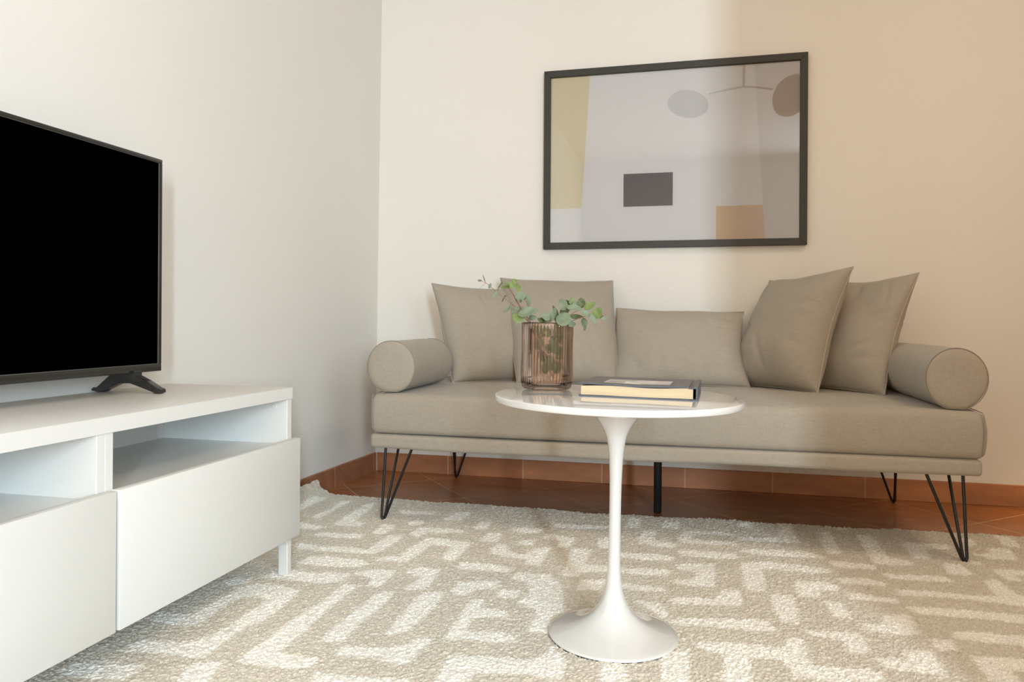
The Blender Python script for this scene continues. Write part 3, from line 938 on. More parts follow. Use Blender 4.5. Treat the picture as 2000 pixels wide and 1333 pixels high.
# bolsters
def bolster(name, cx, y0, y1, r, rx, seed, label):
    t = thing(name, (cx, (y0 + y1) / 2, 0.4275), label, 'bolster', None)
    bm = bmesh.new()
    cz = 0.4235 + r
    n = 56
    prof = [(0, -0.004), (0.3, -0.0045), (0.6, -0.004), (0.85, -0.002), (0.96, 0.0006), (1.0, 0.004)]
    stations = [(f, y0 + d) for f, d in prof]
    N = 22
    stations += [(1.0 + 0.012 * math.sin(math.pi * k / N), y0 + 0.004 + (y1 - y0 - 0.008) * k / N) for k in range(1, N)]
    stations += [(f, y1 - d) for f, d in prof[::-1]]
    rings = []
    for f, y in stations:
        if f == 0:
            rings.append([bm.verts.new((cx, y, cz))]); continue
        ring = []
        for k in range(n):
            a = 2 * math.pi * k / n
            rr_ = r * f
            dx, dz = math.cos(a), math.sin(a)
            w = 0.002 * noise.noise(Vector((dx * 1.3 + seed, y * 7, dz * 1.3))) if f > 0.9 else 0
            if y0 + 0.01 < y < y1 - 0.01:
                # pull folds running round the roll near both ends
                w += 0.0022 * math.sin(y * 95 + 2.5 * a + seed) * max(0, -dz * 0.6 + 0.4) * noise.noise(Vector((a * 2, y * 12, seed)))
            px, pz = cx + (rr_ * rx / r + w) * dx, cz + (rr_ + w) * dz
            pz = max(pz, 0.4255)     # rests flat on the mattress
            ring.append(bm.verts.new((px, y, pz)))
        rings.append(ring)
    for a, b in zip(rings, rings[1:]):
        for k in range(n):
            k2 = (k + 1) % n
            if len(a) == 1: bm.faces.new((a[0], b[k2], b[k]))
            elif len(b) == 1: bm.faces.new((a[k], a[k2], b[0]))
            else: bm.faces.new((a[k], a[k2], b[k2], b[k]))
    fix_normals(bm)
    link_mesh('roll_cover', bm, M['linen'], t, True, 70)
    for y in (y0 + 0.003, y1 - 0.003):
        pts = [(cx + (rx + 0.0006) * math.cos(2 * math.pi * k / 64), y, max(0.4262, cz + (r + 0.0006) * math.sin(2 * math.pi * k / 64))) for k in range(64)]
        link_mesh('end_seam', loop_tube(bmesh.new(), pts, 0.0012, 6), M['seam_dark'], t)
    return t


bolster('bolster_pillow', -0.9335, 2.20, 2.572, 0.0815, 0.080, 3.1, 'taupe cylindrical bolster at the left end of the daybed, nearest the television')
bolster('bolster_pillow', 0.6705, 2.195, 2.90, 0.0815, 0.0745, 8.4, 'taupe cylindrical bolster at the right end of the daybed')


# scatter cushions: four corner points, plump faces, pinched dog-ear corners
def cushion(BL, BR, TR, TL, T, seed, label, folds=0.011, pinch=(0.1, 0.1, 0.03, 0.09), sag=0.0, front=0.5, belly=0.0):
    BL, BR, TR, TL = (Vector(p) for p in (BL, BR, TR, TL))
    ctr = (BL + BR + TR + TL) / 4
    t = thing('scatter_cushion', (ctr.x, ctr.y, min(BL.z, BR.z)), label, 'cushion', 'scatter cushions on the daybed')
    nrm = ((BR - BL).cross(TL - BL)).normalized()      # faces the room
    if nrm.y > 0: nrm = -nrm
    N = 56
    bm = bmesh.new()
    rnd = random.Random(seed)
    fold = []
    for e in range(16):
        fold.append((rnd.choice(('l', 'r', 'b', 't')), rnd.uniform(0.08, 0.92), rnd.uniform(0.018, 0.04), rnd.uniform(0.5, 1.0), rnd.uniform(0.15, 0.4), rnd.uniform(-0.5, 0.5)))

    def base(u, v):
        a, b = (u + 1) / 2, (v + 1) / 2
        p = BL * (1 - a) * (1 - b) + BR * a * (1 - b) + TR * a * b + TL * (1 - a) * b
        # sides are drawn in between the pointed corners
        eu = (BR - BL).length / 2; ev = (TL - BL).length / 2
        du = (BR - BL).normalized(); dv = (TL - BL).normalized()
        pl, pr_, pb, pt = pinch
        bl = belly * math.exp(-((v + 0.45) / 0.45) ** 2)
        p = p - du * (u * abs(u) ** 1.5) * ((pr_ if u > 0 else pl) * (1 - abs(v) ** 1.7) - bl) * eu
        p = p - dv * (v * abs(v) ** 1.5) * (pt if v > 0 else pb) * ev * (1 - abs(u) ** 1.7)
        return p

    def thick(u, v):
        f = max(0.0, (1 - abs(u) ** 2.6)) ** 0.55 * max(0.0, (1 - abs(v) ** 2.6)) ** 0.55
        f *= 1 + sag * (-v) * 0.35
        return f

    grid = {}
    for side in (1, -1):
        for i in range(N + 1):
            for j in range(N + 1):
                u = math.sin((-1 + 2 * i / N) * math.pi / 2); v = math.sin((-1 + 2 * j / N) * math.pi / 2)
                u = 0.5 * u + 0.5 * (-1 + 2 * i / N); v = 0.5 * v + 0.5 * (-1 + 2 * j / N)
                brd = i in (0, N) or j in (0, N)
                if brd and side == -1:
                    grid[(side, i, j)] = grid[(1, i, j)]; continue
                p = base(u, v)
                th = T * (front if side == 1 else 1 - front) * thick(u, v)
                wob = folds * noise.noise(Vector((u * 1.7 + seed, v * 1.7, side * 3.3))) * (0 if brd else 1)
                cr = 0
                for (sd_, pos, wd, amp, ln, sl) in fold:
                    if sd_ == 'l': q, dd = v, 1 + u
                    elif sd_ == 'r': q, dd = v, 1 - u
                    elif sd_ == 'b': q, dd = u, 1 + v
                    else: q, dd = u, 1 - v
                    c0 = -1 + 2 * pos + sl * dd
                    if dd < ln * 2:
                        cr += -amp * math.exp(-((q - c0) / (wd * 1.6)) ** 2) * math.sin(math.pi * min(1, dd / (ln * 2)))
                p = p + nrm * side * (th + wob + (folds * 0.9 * cr * (1 - abs(u) ** 5) * (1 - abs(v) ** 5) * (1 - 0.8 * abs(u * v)) if not brd else 0))
                p.z = max(p.z, 0.4262)
                p.y = min(p.y, 3.0145)
                grid[(side, i, j)] = bm.verts.new(p)
    for side in (1, -1):
        for i in range(N):
            for j in range(N):
                vs = [grid[(side, i, j)], grid[(side, i + 1, j)], grid[(side, i + 1, j + 1)], grid[(side, i, j + 1)]]
                if side == -1: vs = vs[::-1]
                if len(set(vs)) == 4: bm.faces.new(vs)
    fix_normals(bm)
    border = [grid[(1, i, 0)].co.copy() for i in range(N)] + [grid[(1, N, j)].co.copy() for j in range(N)] + [grid[(1, N - i, N)].co.copy() for i in range(N)] + [grid[(1, 0, N - j)].co.copy() for j in range(N)]
    link_mesh('cushion_cover', bm, M['linen'], t, True, 75)
    sm = loop_tube(bmesh.new(), border, 0.0013, 6)
    link_mesh('edge_seam', sm, M['seam'], t)
    return t


ZM = 0.4265
cushion((-0.858, 2.592, ZM), (-0.505, 2.86, ZM), (-0.62, 2.985, 0.785), (-0.994, 2.735, 0.797), 0.17, 2,
        'square taupe cushion leaning on the left bolster, leftmost in the row', sag=0.5, pinch=(0.03, 0.05, 0.02, 0.09))
cushion((-0.625, 2.63, ZM), (-0.272, 2.665, ZM), (-0.314, 2.925, 0.813), (-0.763, 2.90, 0.826), 0.17, 7,
        'square taupe cushion upright behind the vase of eucalyptus', sag=0.5, pinch=(0.06, 0.0, 0.02, 0.075), belly=0.03)
cushion((-0.298, 2.70, ZM), (0.185, 2.72, ZM), (0.173, 2.87, 0.692), (-0.2945, 2.86, 0.704), 0.14, 13,
        'low rectangular taupe lumbar cushion in the middle of the daybed', sag=0.4, pinch=(0.02, 0.07, 0.02, 0.07))
cushion((0.135, 2.835, ZM), (0.384, 2.575, ZM), (0.5085, 2.675, 0.840), (0.268, 2.955, 0.810), 0.18, 21,
        'large square taupe cushion turned sideways just right of the lumbar cushion', sag=0.4, pinch=(0.02, 0.14, 0.02, 0.10), belly=0.02, front=0.58)
cushion((0.335, 2.865, ZM), (0.580, 2.565, ZM), (0.703, 2.665, 0.817), (0.455, 2.955, 0.80), 0.16, 29,
        'square taupe cushion turned sideways against the right bolster, rightmost in the row', sag=0.4, pinch=(0.1, 0.13, 0.02, 0.09), front=0.42)

# ---------------------------------------------------------------- pedestal side table
TCX, TCY = -0.160, 1.529
table = thing('side_table', (TCX, TCY, RZ), 'round white glossy pedestal side table with trumpet base on the rug', 'side table')
TT = 0.5007
LEAN = Matrix.Translation((TCX + 0.006, TCY, TT)) @ Matrix.Rotation(R(0.70), 4, 'Y') @ Matrix.Translation((-TCX - 0.006, -TCY, -TT))


def sm(a, b, t):
    t = max(0, min(1, t)); t = t * t * (3 - 2 * t); return a + (b - a) * t


bz = RZ
base_prof = [(0, bz + 0.003), (0.122, bz + 0.003), (0.1298, bz + 0.001), (0.1308, bz + 0.0022), (0.1304, bz + 0.004), (0.1275, bz + 0.0062), (0.118, bz + 0.009), (0.104, bz + 0.0125), (0.088, bz + 0.0175), (0.073, bz + 0.0235),
             (0.059, bz + 0.0315), (0.0475, bz + 0.0405), (0.0385, bz + 0.0495), (0.031, bz + 0.060), (0.0235, bz + 0.075), (0.0177, bz + 0.094), (0.0146, bz + 0.114), (0.0128, bz + 0.137), (0.0121, bz + 0.165), (0.0119, bz + 0.20), (0.0119, bz + 0.25),
             (0.0122, bz + 0.29), (0.0129, bz + 0.322), (0.0143, bz + 0.354), (0.0163, bz + 0.376), (0.0192, bz + 0.396), (0.0240, bz + 0.412), (0.0325, bz + 0.4275), (0.0435, bz + 0.4425), (0.0560, bz + 0.457), (0.0600, bz + 0.4625), (0, bz + 0.4625)]
# smooth the profile
def dense(prof, n=4):
    out = []
    P = [Vector((p[0], p[1])) for p in prof]
    for i in range(len(P) - 1):
        p0, p1, p2, p3 = P[max(0, i - 1)], P[i], P[i + 1], P[min(len(P) - 1, i + 2)]
        for k in range(n):
            t = k / n
            q = 0.5 * ((2 * p1) + (-p0 + p2) * t + (2 * p0 - 5 * p1 + 4 * p2 - p3) * t * t + (-p0 + 3 * p1 - 3 * p2 + p3) * t ** 3)
            out.append((max(0, q.x), q.y))
    out.append(prof[-1])
    return out


pf = base_prof[:3] + dense(base_prof[3:-2], 4) + base_prof[-2:]
link_mesh('trumpet_base', fix_normals(lathe(bmesh.new(), pf, TCX, TCY, 96)), M['white_gloss'], table, True, 50)
TPX = TCX
RT = 0.2497
top_prof = [(0, TT), (RT - 0.003, TT), (RT - 0.0009, TT - 0.0004), (RT, TT - 0.0016), (RT, TT - 0.0112), (RT - 0.001, TT - 0.0126), (RT - 0.004, TT - 0.0134), (RT - 0.022, TT - 0.0165), (RT - 0.06, TT - 0.0205), (0.07, TT - 0.0235), (0.05, TT - 0.0235), (0, TT - 0.0235)]
link_mesh('table_top', fix_normals(lathe(bmesh.new(), top_prof, TPX, TCY, 160)), M['white_gloss'], table, True, 50)
link_mesh('glide_ring', fix_normals(lathe(bmesh.new(), [(0.122, bz - 0.001), (0.1300, bz - 0.001), (0.1302, bz + 0.0014), (0.122, bz + 0.0014)], TCX, TCY, 96, True)), M['black_steel'], table)

table.matrix_basis = Matrix.Translation((TCX, TCY, bz)) @ Matrix.Rotation(R(0.70), 4, 'Y')

# ---------------------------------------------------------------- ribbed vase
VX, VY, VR, VZ = -0.3195, 1.623, 0.0558, TT
vase = thing('ribbed_vase', (VX, VY, VZ), 'rose brown ribbed glass cylinder vase holding eucalyptus on the round table', 'vase')
bm = bmesh.new()
NR, PER = 46, 8
n = NR * PER


def ring(r, z, rib, inner=False):
    out = []
    for k in range(n):
        a = 2 * math.pi * k / n
        rr_ = r + (rib * abs(math.sin(math.pi * (k % PER) / PER)) if rib else 0)
        out.append(bm.verts.new((VX + rr_ * math.cos(a), VY + rr_ * math.sin(a), VZ + z)))
    return out


VH = 0.1455
rows = [ring(0.030, 0.0004, 0), ring(VR - 0.012, 0.0004, 0), ring(VR - 0.005, 0.0012, 0), ring(VR - 0.0015, 0.004, 0), ring(VR - 0.0006, 0.008, 0), ring(VR - 0.0004, 0.0115, 0.0006), ring(VR - 0.0004, 0.014, 0.0016)]
rows += [ring(VR - 0.0004 + 0.0004 * math.sin(k), 0.014 + (VH - 0.022) * k / 8, 0.0018) for k in range(1, 9)]
rows += [ring(VR + 0.0004, VH - 0.004, 0.0012), ring(VR + 0.0006, VH - 0.0012, 0.0005), ring(VR - 0.0004, VH, 0.0), ring(VR - 0.0018, VH - 0.0006, 0), ring(VR - 0.0026, VH - 0.003, 0), ring(VR - 0.0028, VH - 0.02, 0), ring(VR - 0.003, 0.03, 0), ring(VR - 0.0036, 0.016, 0), ring(VR - 0.008, 0.0105, 0), ring(0.030, 0.0095, 0)]
for a, b in zip(rows, rows[1:]):
    for k in range(n):
        bm.faces.new((a[k], a[(k + 1) % n], b[(k + 1) % n], b[k]))
c0 = bm.verts.new((VX, VY, VZ + 0.0006)); c1 = bm.verts.new((VX, VY, VZ + 0.0092))
for k in range(n):
    bm.faces.new((c0, rows[0][(k + 1) % n], rows[0][k]))
    bm.faces.new((c1, rows[-1][k], rows[-1][(k + 1) % n]))
fix_normals(bm)
link_mesh('ribbed_glass', bm, M['vase'], vase, True, 60)
vase.matrix_basis = LEAN @ vase.matrix_basis

# ---------------------------------------------------------------- eucalyptus branches


def P3(zx, zy, dy=0.0):
    """point of the bouquet from its place in a 5.333x close-up, at depth dy from the vase axis"""
    px, py = 920 + zx / 5.333, 530 + zy / 5.333
    d = c_f + c_r * ((px - 1000) / FPX) - c_u * ((py - CY) / FPX)
    t = (VY + dy) / d.y
    return Vector((0, 0, CAM_H)) + d * t


def leaf(bm, zx, zy, ln, wd, ang, dy, rnd, mi):
    c = P3(zx, zy, dy)
    sc = 1.70 / FPX / 5.333
    L, Wd = ln * sc, wd * sc
    ax = (c_r * math.cos(R(ang)) + c_u * math.sin(R(ang)))
    tilt = rnd.uniform(-0.55, 0.55)
    nrm = (-c_f + c_u * rnd.uniform(0.0, 0.7) + c_r * rnd.uniform(-0.5, 0.5)).normalized()
    ax = (ax - nrm * ax.dot(nrm) * 0.9).normalized()
    ax = (ax + c_f * tilt * 0.35).normalized()
    sd_ = ax.cross(nrm).normalized()
    nrm = sd_.cross(ax).normalized()
    NU, NV = 10, 6
    curl = rnd.uniform(-0.25, 0.35); cup = rnd.uniform(0.05, 0.3)
    rows_ = []
    for i in range(NU + 1):
        u = i / NU
        w = (math.sin(math.pi * u ** 0.85)) ** 0.62 if 0 < u < 1 else 0.0
        row = []
        for j in range(NV + 1):
            v = -1 + 2 * j / NV
            p = c + ax * (u - 0.5) * L + sd_ * v * w * Wd / 2 + nrm * (curl * L * ((u - 0.5) ** 2) * -1 + cup * Wd * 0.5 * abs(v) * w + 0.02 * L * math.sin(u * 9 + v * 3))
            row.append(p)
        rows_.append(row)
    th = 0.00025
    top = [[bm.verts.new(p + nrm * th) for p in row] for row in rows_]
    bot = [[bm.verts.new(p - nrm * th) for p in row] for row in rows_]
    for i in range(NU):
        for j in range(NV):
            f = bm.faces.new((top[i][j], top[i + 1][j], top[i + 1][j + 1], top[i][j + 1])); f.material_index = mi
            f = bm.faces.new((bot[i][j], bot[i][j + 1], bot[i + 1][j + 1], bot[i + 1][j])); f.material_index = mi
    for i in range(NU):
        for j in (0, NV):
            f = bm.faces.new((top[i][j], bot[i][j], bot[i + 1][j], top[i + 1][j])); f.material_index = mi


def branch(label, stems, leaves, seed):
    rnd = random.Random(seed)
    root = stems[0][0][0]
    t = thing('eucalyptus_branch', P3(*root[:3]) if len(root) == 3 else P3(*root), label, 'branch')
    for pts, r0, r1, mk in stems:
        P = [P3(*p) for p in pts]
        D = []
        for i in range(len(P) - 1):
            p0, p1, p2, p3 = P[max(0, i - 1)], P[i], P[i + 1], P[min(len(P) - 1, i + 2)]
            for k in range(5):
                q = k / 5
                D.append(0.5 * ((2 * p1) + (-p0 + p2) * q + (2 * p0 - 5 * p1 + 4 * p2 - p3) * q * q + (-p0 + 3 * p1 - 3 * p2 + p3) * q ** 3))
        D.append(P[-1])
        rad = [r0 + (r1 - r0) * k / (len(D) - 1) for k in range(len(D))]
        link_mesh('stem', tube(bmesh.new(), D, rad, 8), M[mk], t)
    bm = bmesh.new()
    for (zx, zy, ln, wd, ang, mi, dy) in leaves:
        leaf(bm, zx, zy, ln, wd, ang, dy, rnd, mi)
    o = link_mesh('leaves', bm, [M['leaf'], M['leaf_bright'], M['leaf_dark']], t, True, 60)
    t.matrix_basis = LEAN @ t.matrix_basis
    return t


B0 = (800, 1130, 0.0)
branch('eucalyptus branch with woody stem and broad leaves leaning left from the vase',
       [([(870, 1140, 0.01), (760, 900, 0.0), (655, 640, -0.005), (605, 540, -0.005), (480, 350, -0.01), (430, 260, -0.005), (378, 185, 0.0)], 0.0019, 0.0013, 'stem'),
        ([(540, 440, -0.008), (470, 420, -0.02), (420, 400, -0.02)], 0.0008, 0.0005, 'stem'),
        ([(455, 320, 0), (520, 290, -0.02), (590, 370, -0.01)], 0.0008, 0.0005, 'stem')],
       [(418, 150, 85, 70, 70, 1, -0.01), (437, 112, 70, 40, 20, 1, 0.0), (345, 182, 110, 34, 3, 1, 0.01), (478, 178, 115, 58, 98, 1, 0.01), (360, 150, 60, 40, 120, 1, 0.0),
        (505, 272, 120, 90, 20, 0, -0.02), (583, 318, 135, 52, 100, 0, 0.005), (505, 322, 40, 34, 60, 2, -0.03), (548, 285, 60, 26, 80, 2, -0.01),
        (372, 408, 125, 42, 50, 0, -0.02), (478, 425, 140, 80, 35, 0, 0.0), (480, 500, 135, 105, 150, 1, -0.025), (585, 440, 210, 100, 15, 0, -0.035), (630, 495, 90, 55, 10, 0, 0.0),
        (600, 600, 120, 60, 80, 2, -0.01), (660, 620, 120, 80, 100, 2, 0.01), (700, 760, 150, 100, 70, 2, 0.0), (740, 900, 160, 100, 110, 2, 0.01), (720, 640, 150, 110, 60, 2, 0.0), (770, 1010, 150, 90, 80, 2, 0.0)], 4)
branch('thin eucalyptus twig with narrow leaves reaching out to the far left of the vase',
       [([(810, 1140, 0.02), (700, 800, 0.02), (600, 560, 0.015), (520, 470, 0.01), (430, 370, 0.005), (330, 290, 0.0), (190, 180, 0.0), (142, 140, 0.0), (80, 118, 0.0)], 0.0010, 0.0004, 'stem'),
        ([(142, 140, 0), (120, 90, 0.0), (108, 40, 0.0)], 0.0005, 0.0002, 'stem'),
        ([(142, 140, 0), (95, 180, -0.005), (45, 232, -0.01)], 0.0004, 0.0002, 'stem_green'),
        ([(258, 232, 0), (280, 170, -0.005), (312, 122, -0.01)], 0.0006, 0.0003, 'stem'),
        ([(333, 290, 0), (380, 265, -0.005), (420, 240, -0.01)], 0.0004, 0.0002, 'stem_green'),
        ([(258, 232, 0), (210, 285, 0.0), (160, 332, 0.0)], 0.0004, 0.0002, 'stem_green')],
       [(78, 116, 46, 28, 0, 0, 0), (184, 170, 70, 30, 70, 0, 0), (290, 165, 100, 16, 60, 2, -0.005), (238, 255, 110, 26, 48, 0, -0.005), (322, 312, 70, 12, 65, 2, 0), (345, 275, 30, 18, 60, 2, 0), (122, 95, 70, 10, 108, 2, 0)], 6)
branch('eucalyptus sprig with round leaves arching over the right rim of the vase',
       [([(860, 1140, 0.0), (880, 900, 0.005), (900, 700, 0.0), (930, 560, -0.01), (985, 490, -0.02), (1060, 440, -0.02), (1095, 420, -0.02)], 0.0013, 0.0006, 'stem'),
        ([(960, 560, -0.01), (1050, 522, -0.02), (1150, 482, -0.03), (1250, 470, -0.03), (1340, 490, -0.03), (1408, 432, -0.03)], 0.0009, 0.0003, 'stem'),
        ([(1150, 482, -0.03), (1168, 505, -0.03), (1175, 540, -0.03)], 0.0005, 0.0003, 'stem')],
       [(945, 352, 135, 95, 115, 0, -0.02), (950, 512, 165, 150, 145, 0, -0.05), (1037, 315, 80, 50, 60, 1, 0.0), (1010, 350, 110, 50, 130, 2, 0.01), (1060, 385, 160, 66, -12, 0, -0.03), (1100, 352, 110, 60, -20, 0, -0.01),
        (1138, 335, 105, 85, 100, 2, -0.01), (1226, 366, 130, 84, 25, 1, -0.02), (1185, 448, 95, 70, -20, 0, -0.04), (1085, 480, 140, 52, 8, 2, -0.015), (1310, 440, 120, 108, 70, 1, -0.03),
        (1266, 510, 130, 52, -62, 0, -0.045), (1383, 494, 78, 34, -5, 0, -0.03), (1345, 480, 50, 16, 30, 2, -0.03), (1170, 535, 95, 66, 100, 2, -0.04), (1178, 590, 70, 28, 78, 2, -0.04), (965, 425, 110, 70, 20, 2, -0.005),
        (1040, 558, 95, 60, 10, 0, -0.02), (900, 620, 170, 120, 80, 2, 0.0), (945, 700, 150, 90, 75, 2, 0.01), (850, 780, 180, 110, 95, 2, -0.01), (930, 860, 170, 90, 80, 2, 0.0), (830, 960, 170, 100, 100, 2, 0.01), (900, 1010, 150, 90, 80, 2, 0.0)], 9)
branch('short eucalyptus sprig with blue green leaves at the middle of the vase rim',
       [([(830, 1145, -0.01), (820, 900, -0.015), (815, 700, -0.01), (820, 560, -0.005), (845, 450, -0.005), (855, 400, 0.0)], 0.0011, 0.0005, 'stem_green'),
        ([(818, 620, -0.01), (790, 540, -0.015), (765, 500, -0.02)], 0.0006, 0.0004, 'stem_green')],
       [(768, 480, 115, 80, 130, 0, -0.02), (722, 522, 90, 50, 160, 2, -0.005), (848, 455, 160, 62, 82, 0, -0.01), (790, 520, 90, 60, 40, 0, 0.0), (868, 420, 120, 40, 118, 2, 0.01), (885, 500, 100, 50, 100, 2, 0.0),
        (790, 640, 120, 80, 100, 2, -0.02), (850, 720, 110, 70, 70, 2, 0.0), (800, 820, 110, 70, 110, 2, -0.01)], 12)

# ---------------------------------------------------------------- book
BO = Vector((-0.2272, 1.489, TT))
bdir = Vector((0.232, -0.009, 0)).normalized()
bdep = Vector((-bdir.y, bdir.x, 0))
BL_, BD_, BH_ = 0.2315, 0.202, 0.0262
book = thing('art_book', BO + bdir * BL_ / 2 + bdep * BD_ / 2, 'thick hardcover book in grey cloth lying flat on the round table beside the vase', 'book')


def BP(u, v, z, wav=0):
    w = wav * 0.0011 * math.sin(u * 30 + 1) * (1 - v / BD_)
    return BO + bdir * u + bdep * v + Vector((0, 0, z + w))


def slab(bm, u0, u1, v0, v1, z0, z1, wav=0, nu=24, nv=8, mats=(0, 0), zs=0):
    g = {}
    for s, z in ((0, z0), (1, z1)):
        for i in range(nu + 1):
            for j in range(nv + 1):
                u = u0 + (u1 - u0) * i / nu; v = v0 + (v1 - v0) * j / nv
                g[(s, i, j)] = bm.verts.new(BP(u, v, z, wav if s == 1 or zs else 0))
    for i in range(nu):
        for j in range(nv):
            f = bm.faces.new((g[1, i, j], g[1, i + 1, j], g[1, i + 1, j + 1], g[1, i, j + 1])); f.material_index = mats[0]
            f = bm.faces.new((g[0, i, j], g[0, i, j + 1], g[0, i + 1, j + 1], g[0, i + 1, j])); f.material_index = mats[0]
    for i in range(nu):
        for j in (0, nv):
            f = bm.faces.new((g[0, i, j], g[0, i + 1, j], g[1, i + 1, j], g[1, i, j])); f.material_index = mats[1]
    for j in range(nv):
        for i in (0, nu):
            f = bm.faces.new((g[0, i, j], g[0, i, j + 1], g[1, i, j + 1], g[1, i, j])); f.material_index = mats[1]
    fix_normals(bm)
    return bm


bt = 0.0028
bm = bmesh.new()
slab(bm, 0, BL_ - 0.016, 0, BD_, 0.0001, bt, 0, mats=(0, 1))
slab(bm, 0, BL_ - 0.016, 0, BD_, BH_ - bt, BH_, 1, mats=(0, 1), zs=1)
slab(bm, BL_ - 0.0165, BL_ - 0.0085, 0.001, BD_ - 0.001, BH_ - bt - 0.0006, BH_ - bt + 0.0012, 0, 4, 4, mats=(0, 1))
slab(bm, BL_ - 0.0165, BL_ - 0.0085, 0.001, BD_ - 0.001, 0.0003, 0.0018, 0, 4, 4, mats=(0, 1))
link_mesh('cover_board', bm, [M['cloth_book'], M['book_edge']], book, True, 30)
bm = bmesh.new()
slab(bm, BL_ - 0.0088, BL_, 0, BD_, BH_ - bt, BH_ + 0.0006, 0, 4, 4, mats=(0, 1))
slab(bm, BL_ - bt, BL_, 0, BD_, 0.0001, BH_ - bt, 0, 2, 4, mats=(0, 1))
slab(bm, BL_ - 0.0088, BL_ - bt, 0, BD_, 0.0001, bt, 0, 2, 4, mats=(0, 1))
link_mesh('spine', bm, [M['cloth_book'], M['book_edge']], book, True, 30)
bm = bmesh.new()
g = {}
nu = 30
for i in range(nu + 1):
    for j in range(5):
        for s in (0, 1):
            u = 0.004 + (BL_ - 0.0125) * i / nu; v = 0.0035 + (BD_ - 0.007) * j / 4
            zlo = bt + 0.0001 + 0.0004 * math.sin(u * 40)
            zhi = BH_ - bt - 0.0002 - 0.0024 * max(0, 1 - u / 0.09) - 0.0008 * (1 + math.sin(u * 38 + 2))
            g[(s, i, j)] = bm.verts.new(BP(u, v, zhi if s else max(bt, zlo), 1 if s else 0))
for i in range(nu):
    for j in range(4):
        bm.faces.new((g[1, i, j], g[1, i + 1, j], g[1, i + 1, j + 1], g[1, i, j + 1]))
        bm.faces.new((g[0, i, j], g[0, i, j + 1], g[0, i + 1, j + 1], g[0, i + 1, j]))
    for j in (0, 4):
        bm.faces.new((g[0, i, j], g[0, i + 1, j], g[1, i + 1, j], g[1, i, j]))
for j in range(4):
    for i in (0, nu):
        bm.faces.new((g[0, i, j], g[0, i, j + 1], g[1, i, j + 1], g[1, i, j]))
fix_normals(bm)
link_mesh('page_block', bm, M['pages'], book, True, 30)


# pasted cover photograph: pale abstract interior in soft greys and pinks
def photo_mat():
    mt, t, b = nt('cover_photograph')
    at2 = t.nodes.new('ShaderNodeVertexColor'); at2.layer_name = 'print'
    t.links.new(at2.outputs['Color'], b.inputs['Base Color'])
    b.inputs['Roughness'].default_value = 0.3
    return mt


def printed_sheet(name, mat, parent, pos, w, h, nx, ny, colour, thick_dir, th=0.0003):
    bm = bmesh.new()
    cl = bm.loops.layers.float_color.new('print')
    V = [[bm.verts.new(pos(w * i / nx, h * j / ny) + thick_dir * th) for j in range(ny + 1)] for i in range(nx + 1)]
    for i in range(nx):
        for j in range(ny):
            f = bm.faces.new((V[i][j], V[i + 1][j], V[i + 1][j + 1], V[i][j + 1]))
            c = colour((i + 0.5) / nx, (j + 0.5) / ny)
            for lp in f.loops: lp[cl] = (*c, 1)
    lo = [bm.verts.new(pos(a, b_)) for a, b_ in ((0, 0), (w, 0), (w, h), (0, h))]
    o = link_mesh(name, bm, mat, parent, False)
    return o


def cover_col(u, v):
    base_c = lin((206, 198, 192))
    if v > 0.55 and u < 0.45: return lin((172, 168, 158))
    if 0.05 < u < 0.3 and 0.12 < v < 0.5: return lin((150, 146, 138))
    if 0.30 < u < 0.34: return lin((222, 216, 210))
    if u + v * 0.6 > 0.45 and u + v * 0.6 < 0.6: return lin((226, 220, 214))
    if u > 0.55 and v < 0.2: return lin((158, 154, 150))
    if u > 0.78: return lin((196, 186, 180))
    return base_c


printed_sheet('cover_photograph', photo_mat(), book, lambda a, b_: BP(0.045 + a, 0.028 + b_, BH_ + 0.0001, 1), 0.132, 0.098, 40, 30, cover_col, Vector((0, 0, 1)))

book.matrix_basis = LEAN @ book.matrix_basis

# ---------------------------------------------------------------- framed picture
YP = 2.996
FX0, FX1, FZ0, FZ1 = -0.6065, 0.4060, 0.9465, 1.6735
FW = 0.0265
pic = thing('framed_picture', (-0.1, YB - 0.001, FZ0), 'large framed abstract print in a thin charcoal frame on the back wall above the daybed', 'framed picture')
bm = bmesh.new()


def frame_bar(bm, quad):
    (ax, az), (bx, bz_), (cx_, cz_), (dx, dz) = quad
    v = [bm.verts.new((x, y, z)) for y in (YP, YB - 0.0008) for x, z in quad]
    bm.faces.new(v[:4]); bm.faces.new(v[4:][::-1])
    for k in range(4):
        bm.faces.new((v[k], v[k + 4], v[(k + 1) % 4 + 4], v[(k + 1) % 4]))


I0, I1, J0, J1 = FX0 + FW, FX1 - FW, FZ0 + FW, FZ1 - FW
frame_bar(bm, [(FX0, FZ0), (FX1, FZ0), (I1, J0), (I0, J0)])
frame_bar(bm, [(FX0, FZ1), (I0, J1), (I1, J1), (FX1, FZ1)])
frame_bar(bm, [(FX0, FZ0), (I0, J0), (I0, J1), (FX0, FZ1)])
frame_bar(bm, [(FX1, FZ0), (FX1, FZ1), (I1, J1), (I1, J0)])
fix_normals(bm)
bmesh.ops.bevel(bm, geom=list(bm.edges), offset=0.0008, segments=1, affect='EDGES')
link_mesh('frame', bm, M['frame'], pic, True, 30)
SHT = (J1 - J0)
SWD = (I1 - I0)


mt, t, b = nt('art_print')
a3 = t.nodes.new('ShaderNodeVertexColor'); a3.layer_name = 'print'
t.links.new(a3.outputs['Color'], b.inputs['Base Color']); b.inputs['Roughness'].default_value = 0.9
b.inputs['Specular IOR Level'].default_value = 0.1
# exact cells so that the printed shapes have crisp edges
bm = bmesh.new()
cl = bm.loops.layers.float_color.new('print')


def cell(quad, col):
    f = bm.faces.new([bm.verts.new((x, YB - 0.0085, z)) for x, z in quad])
    for lp in f.loops: lp[cl] = (*col, 1)


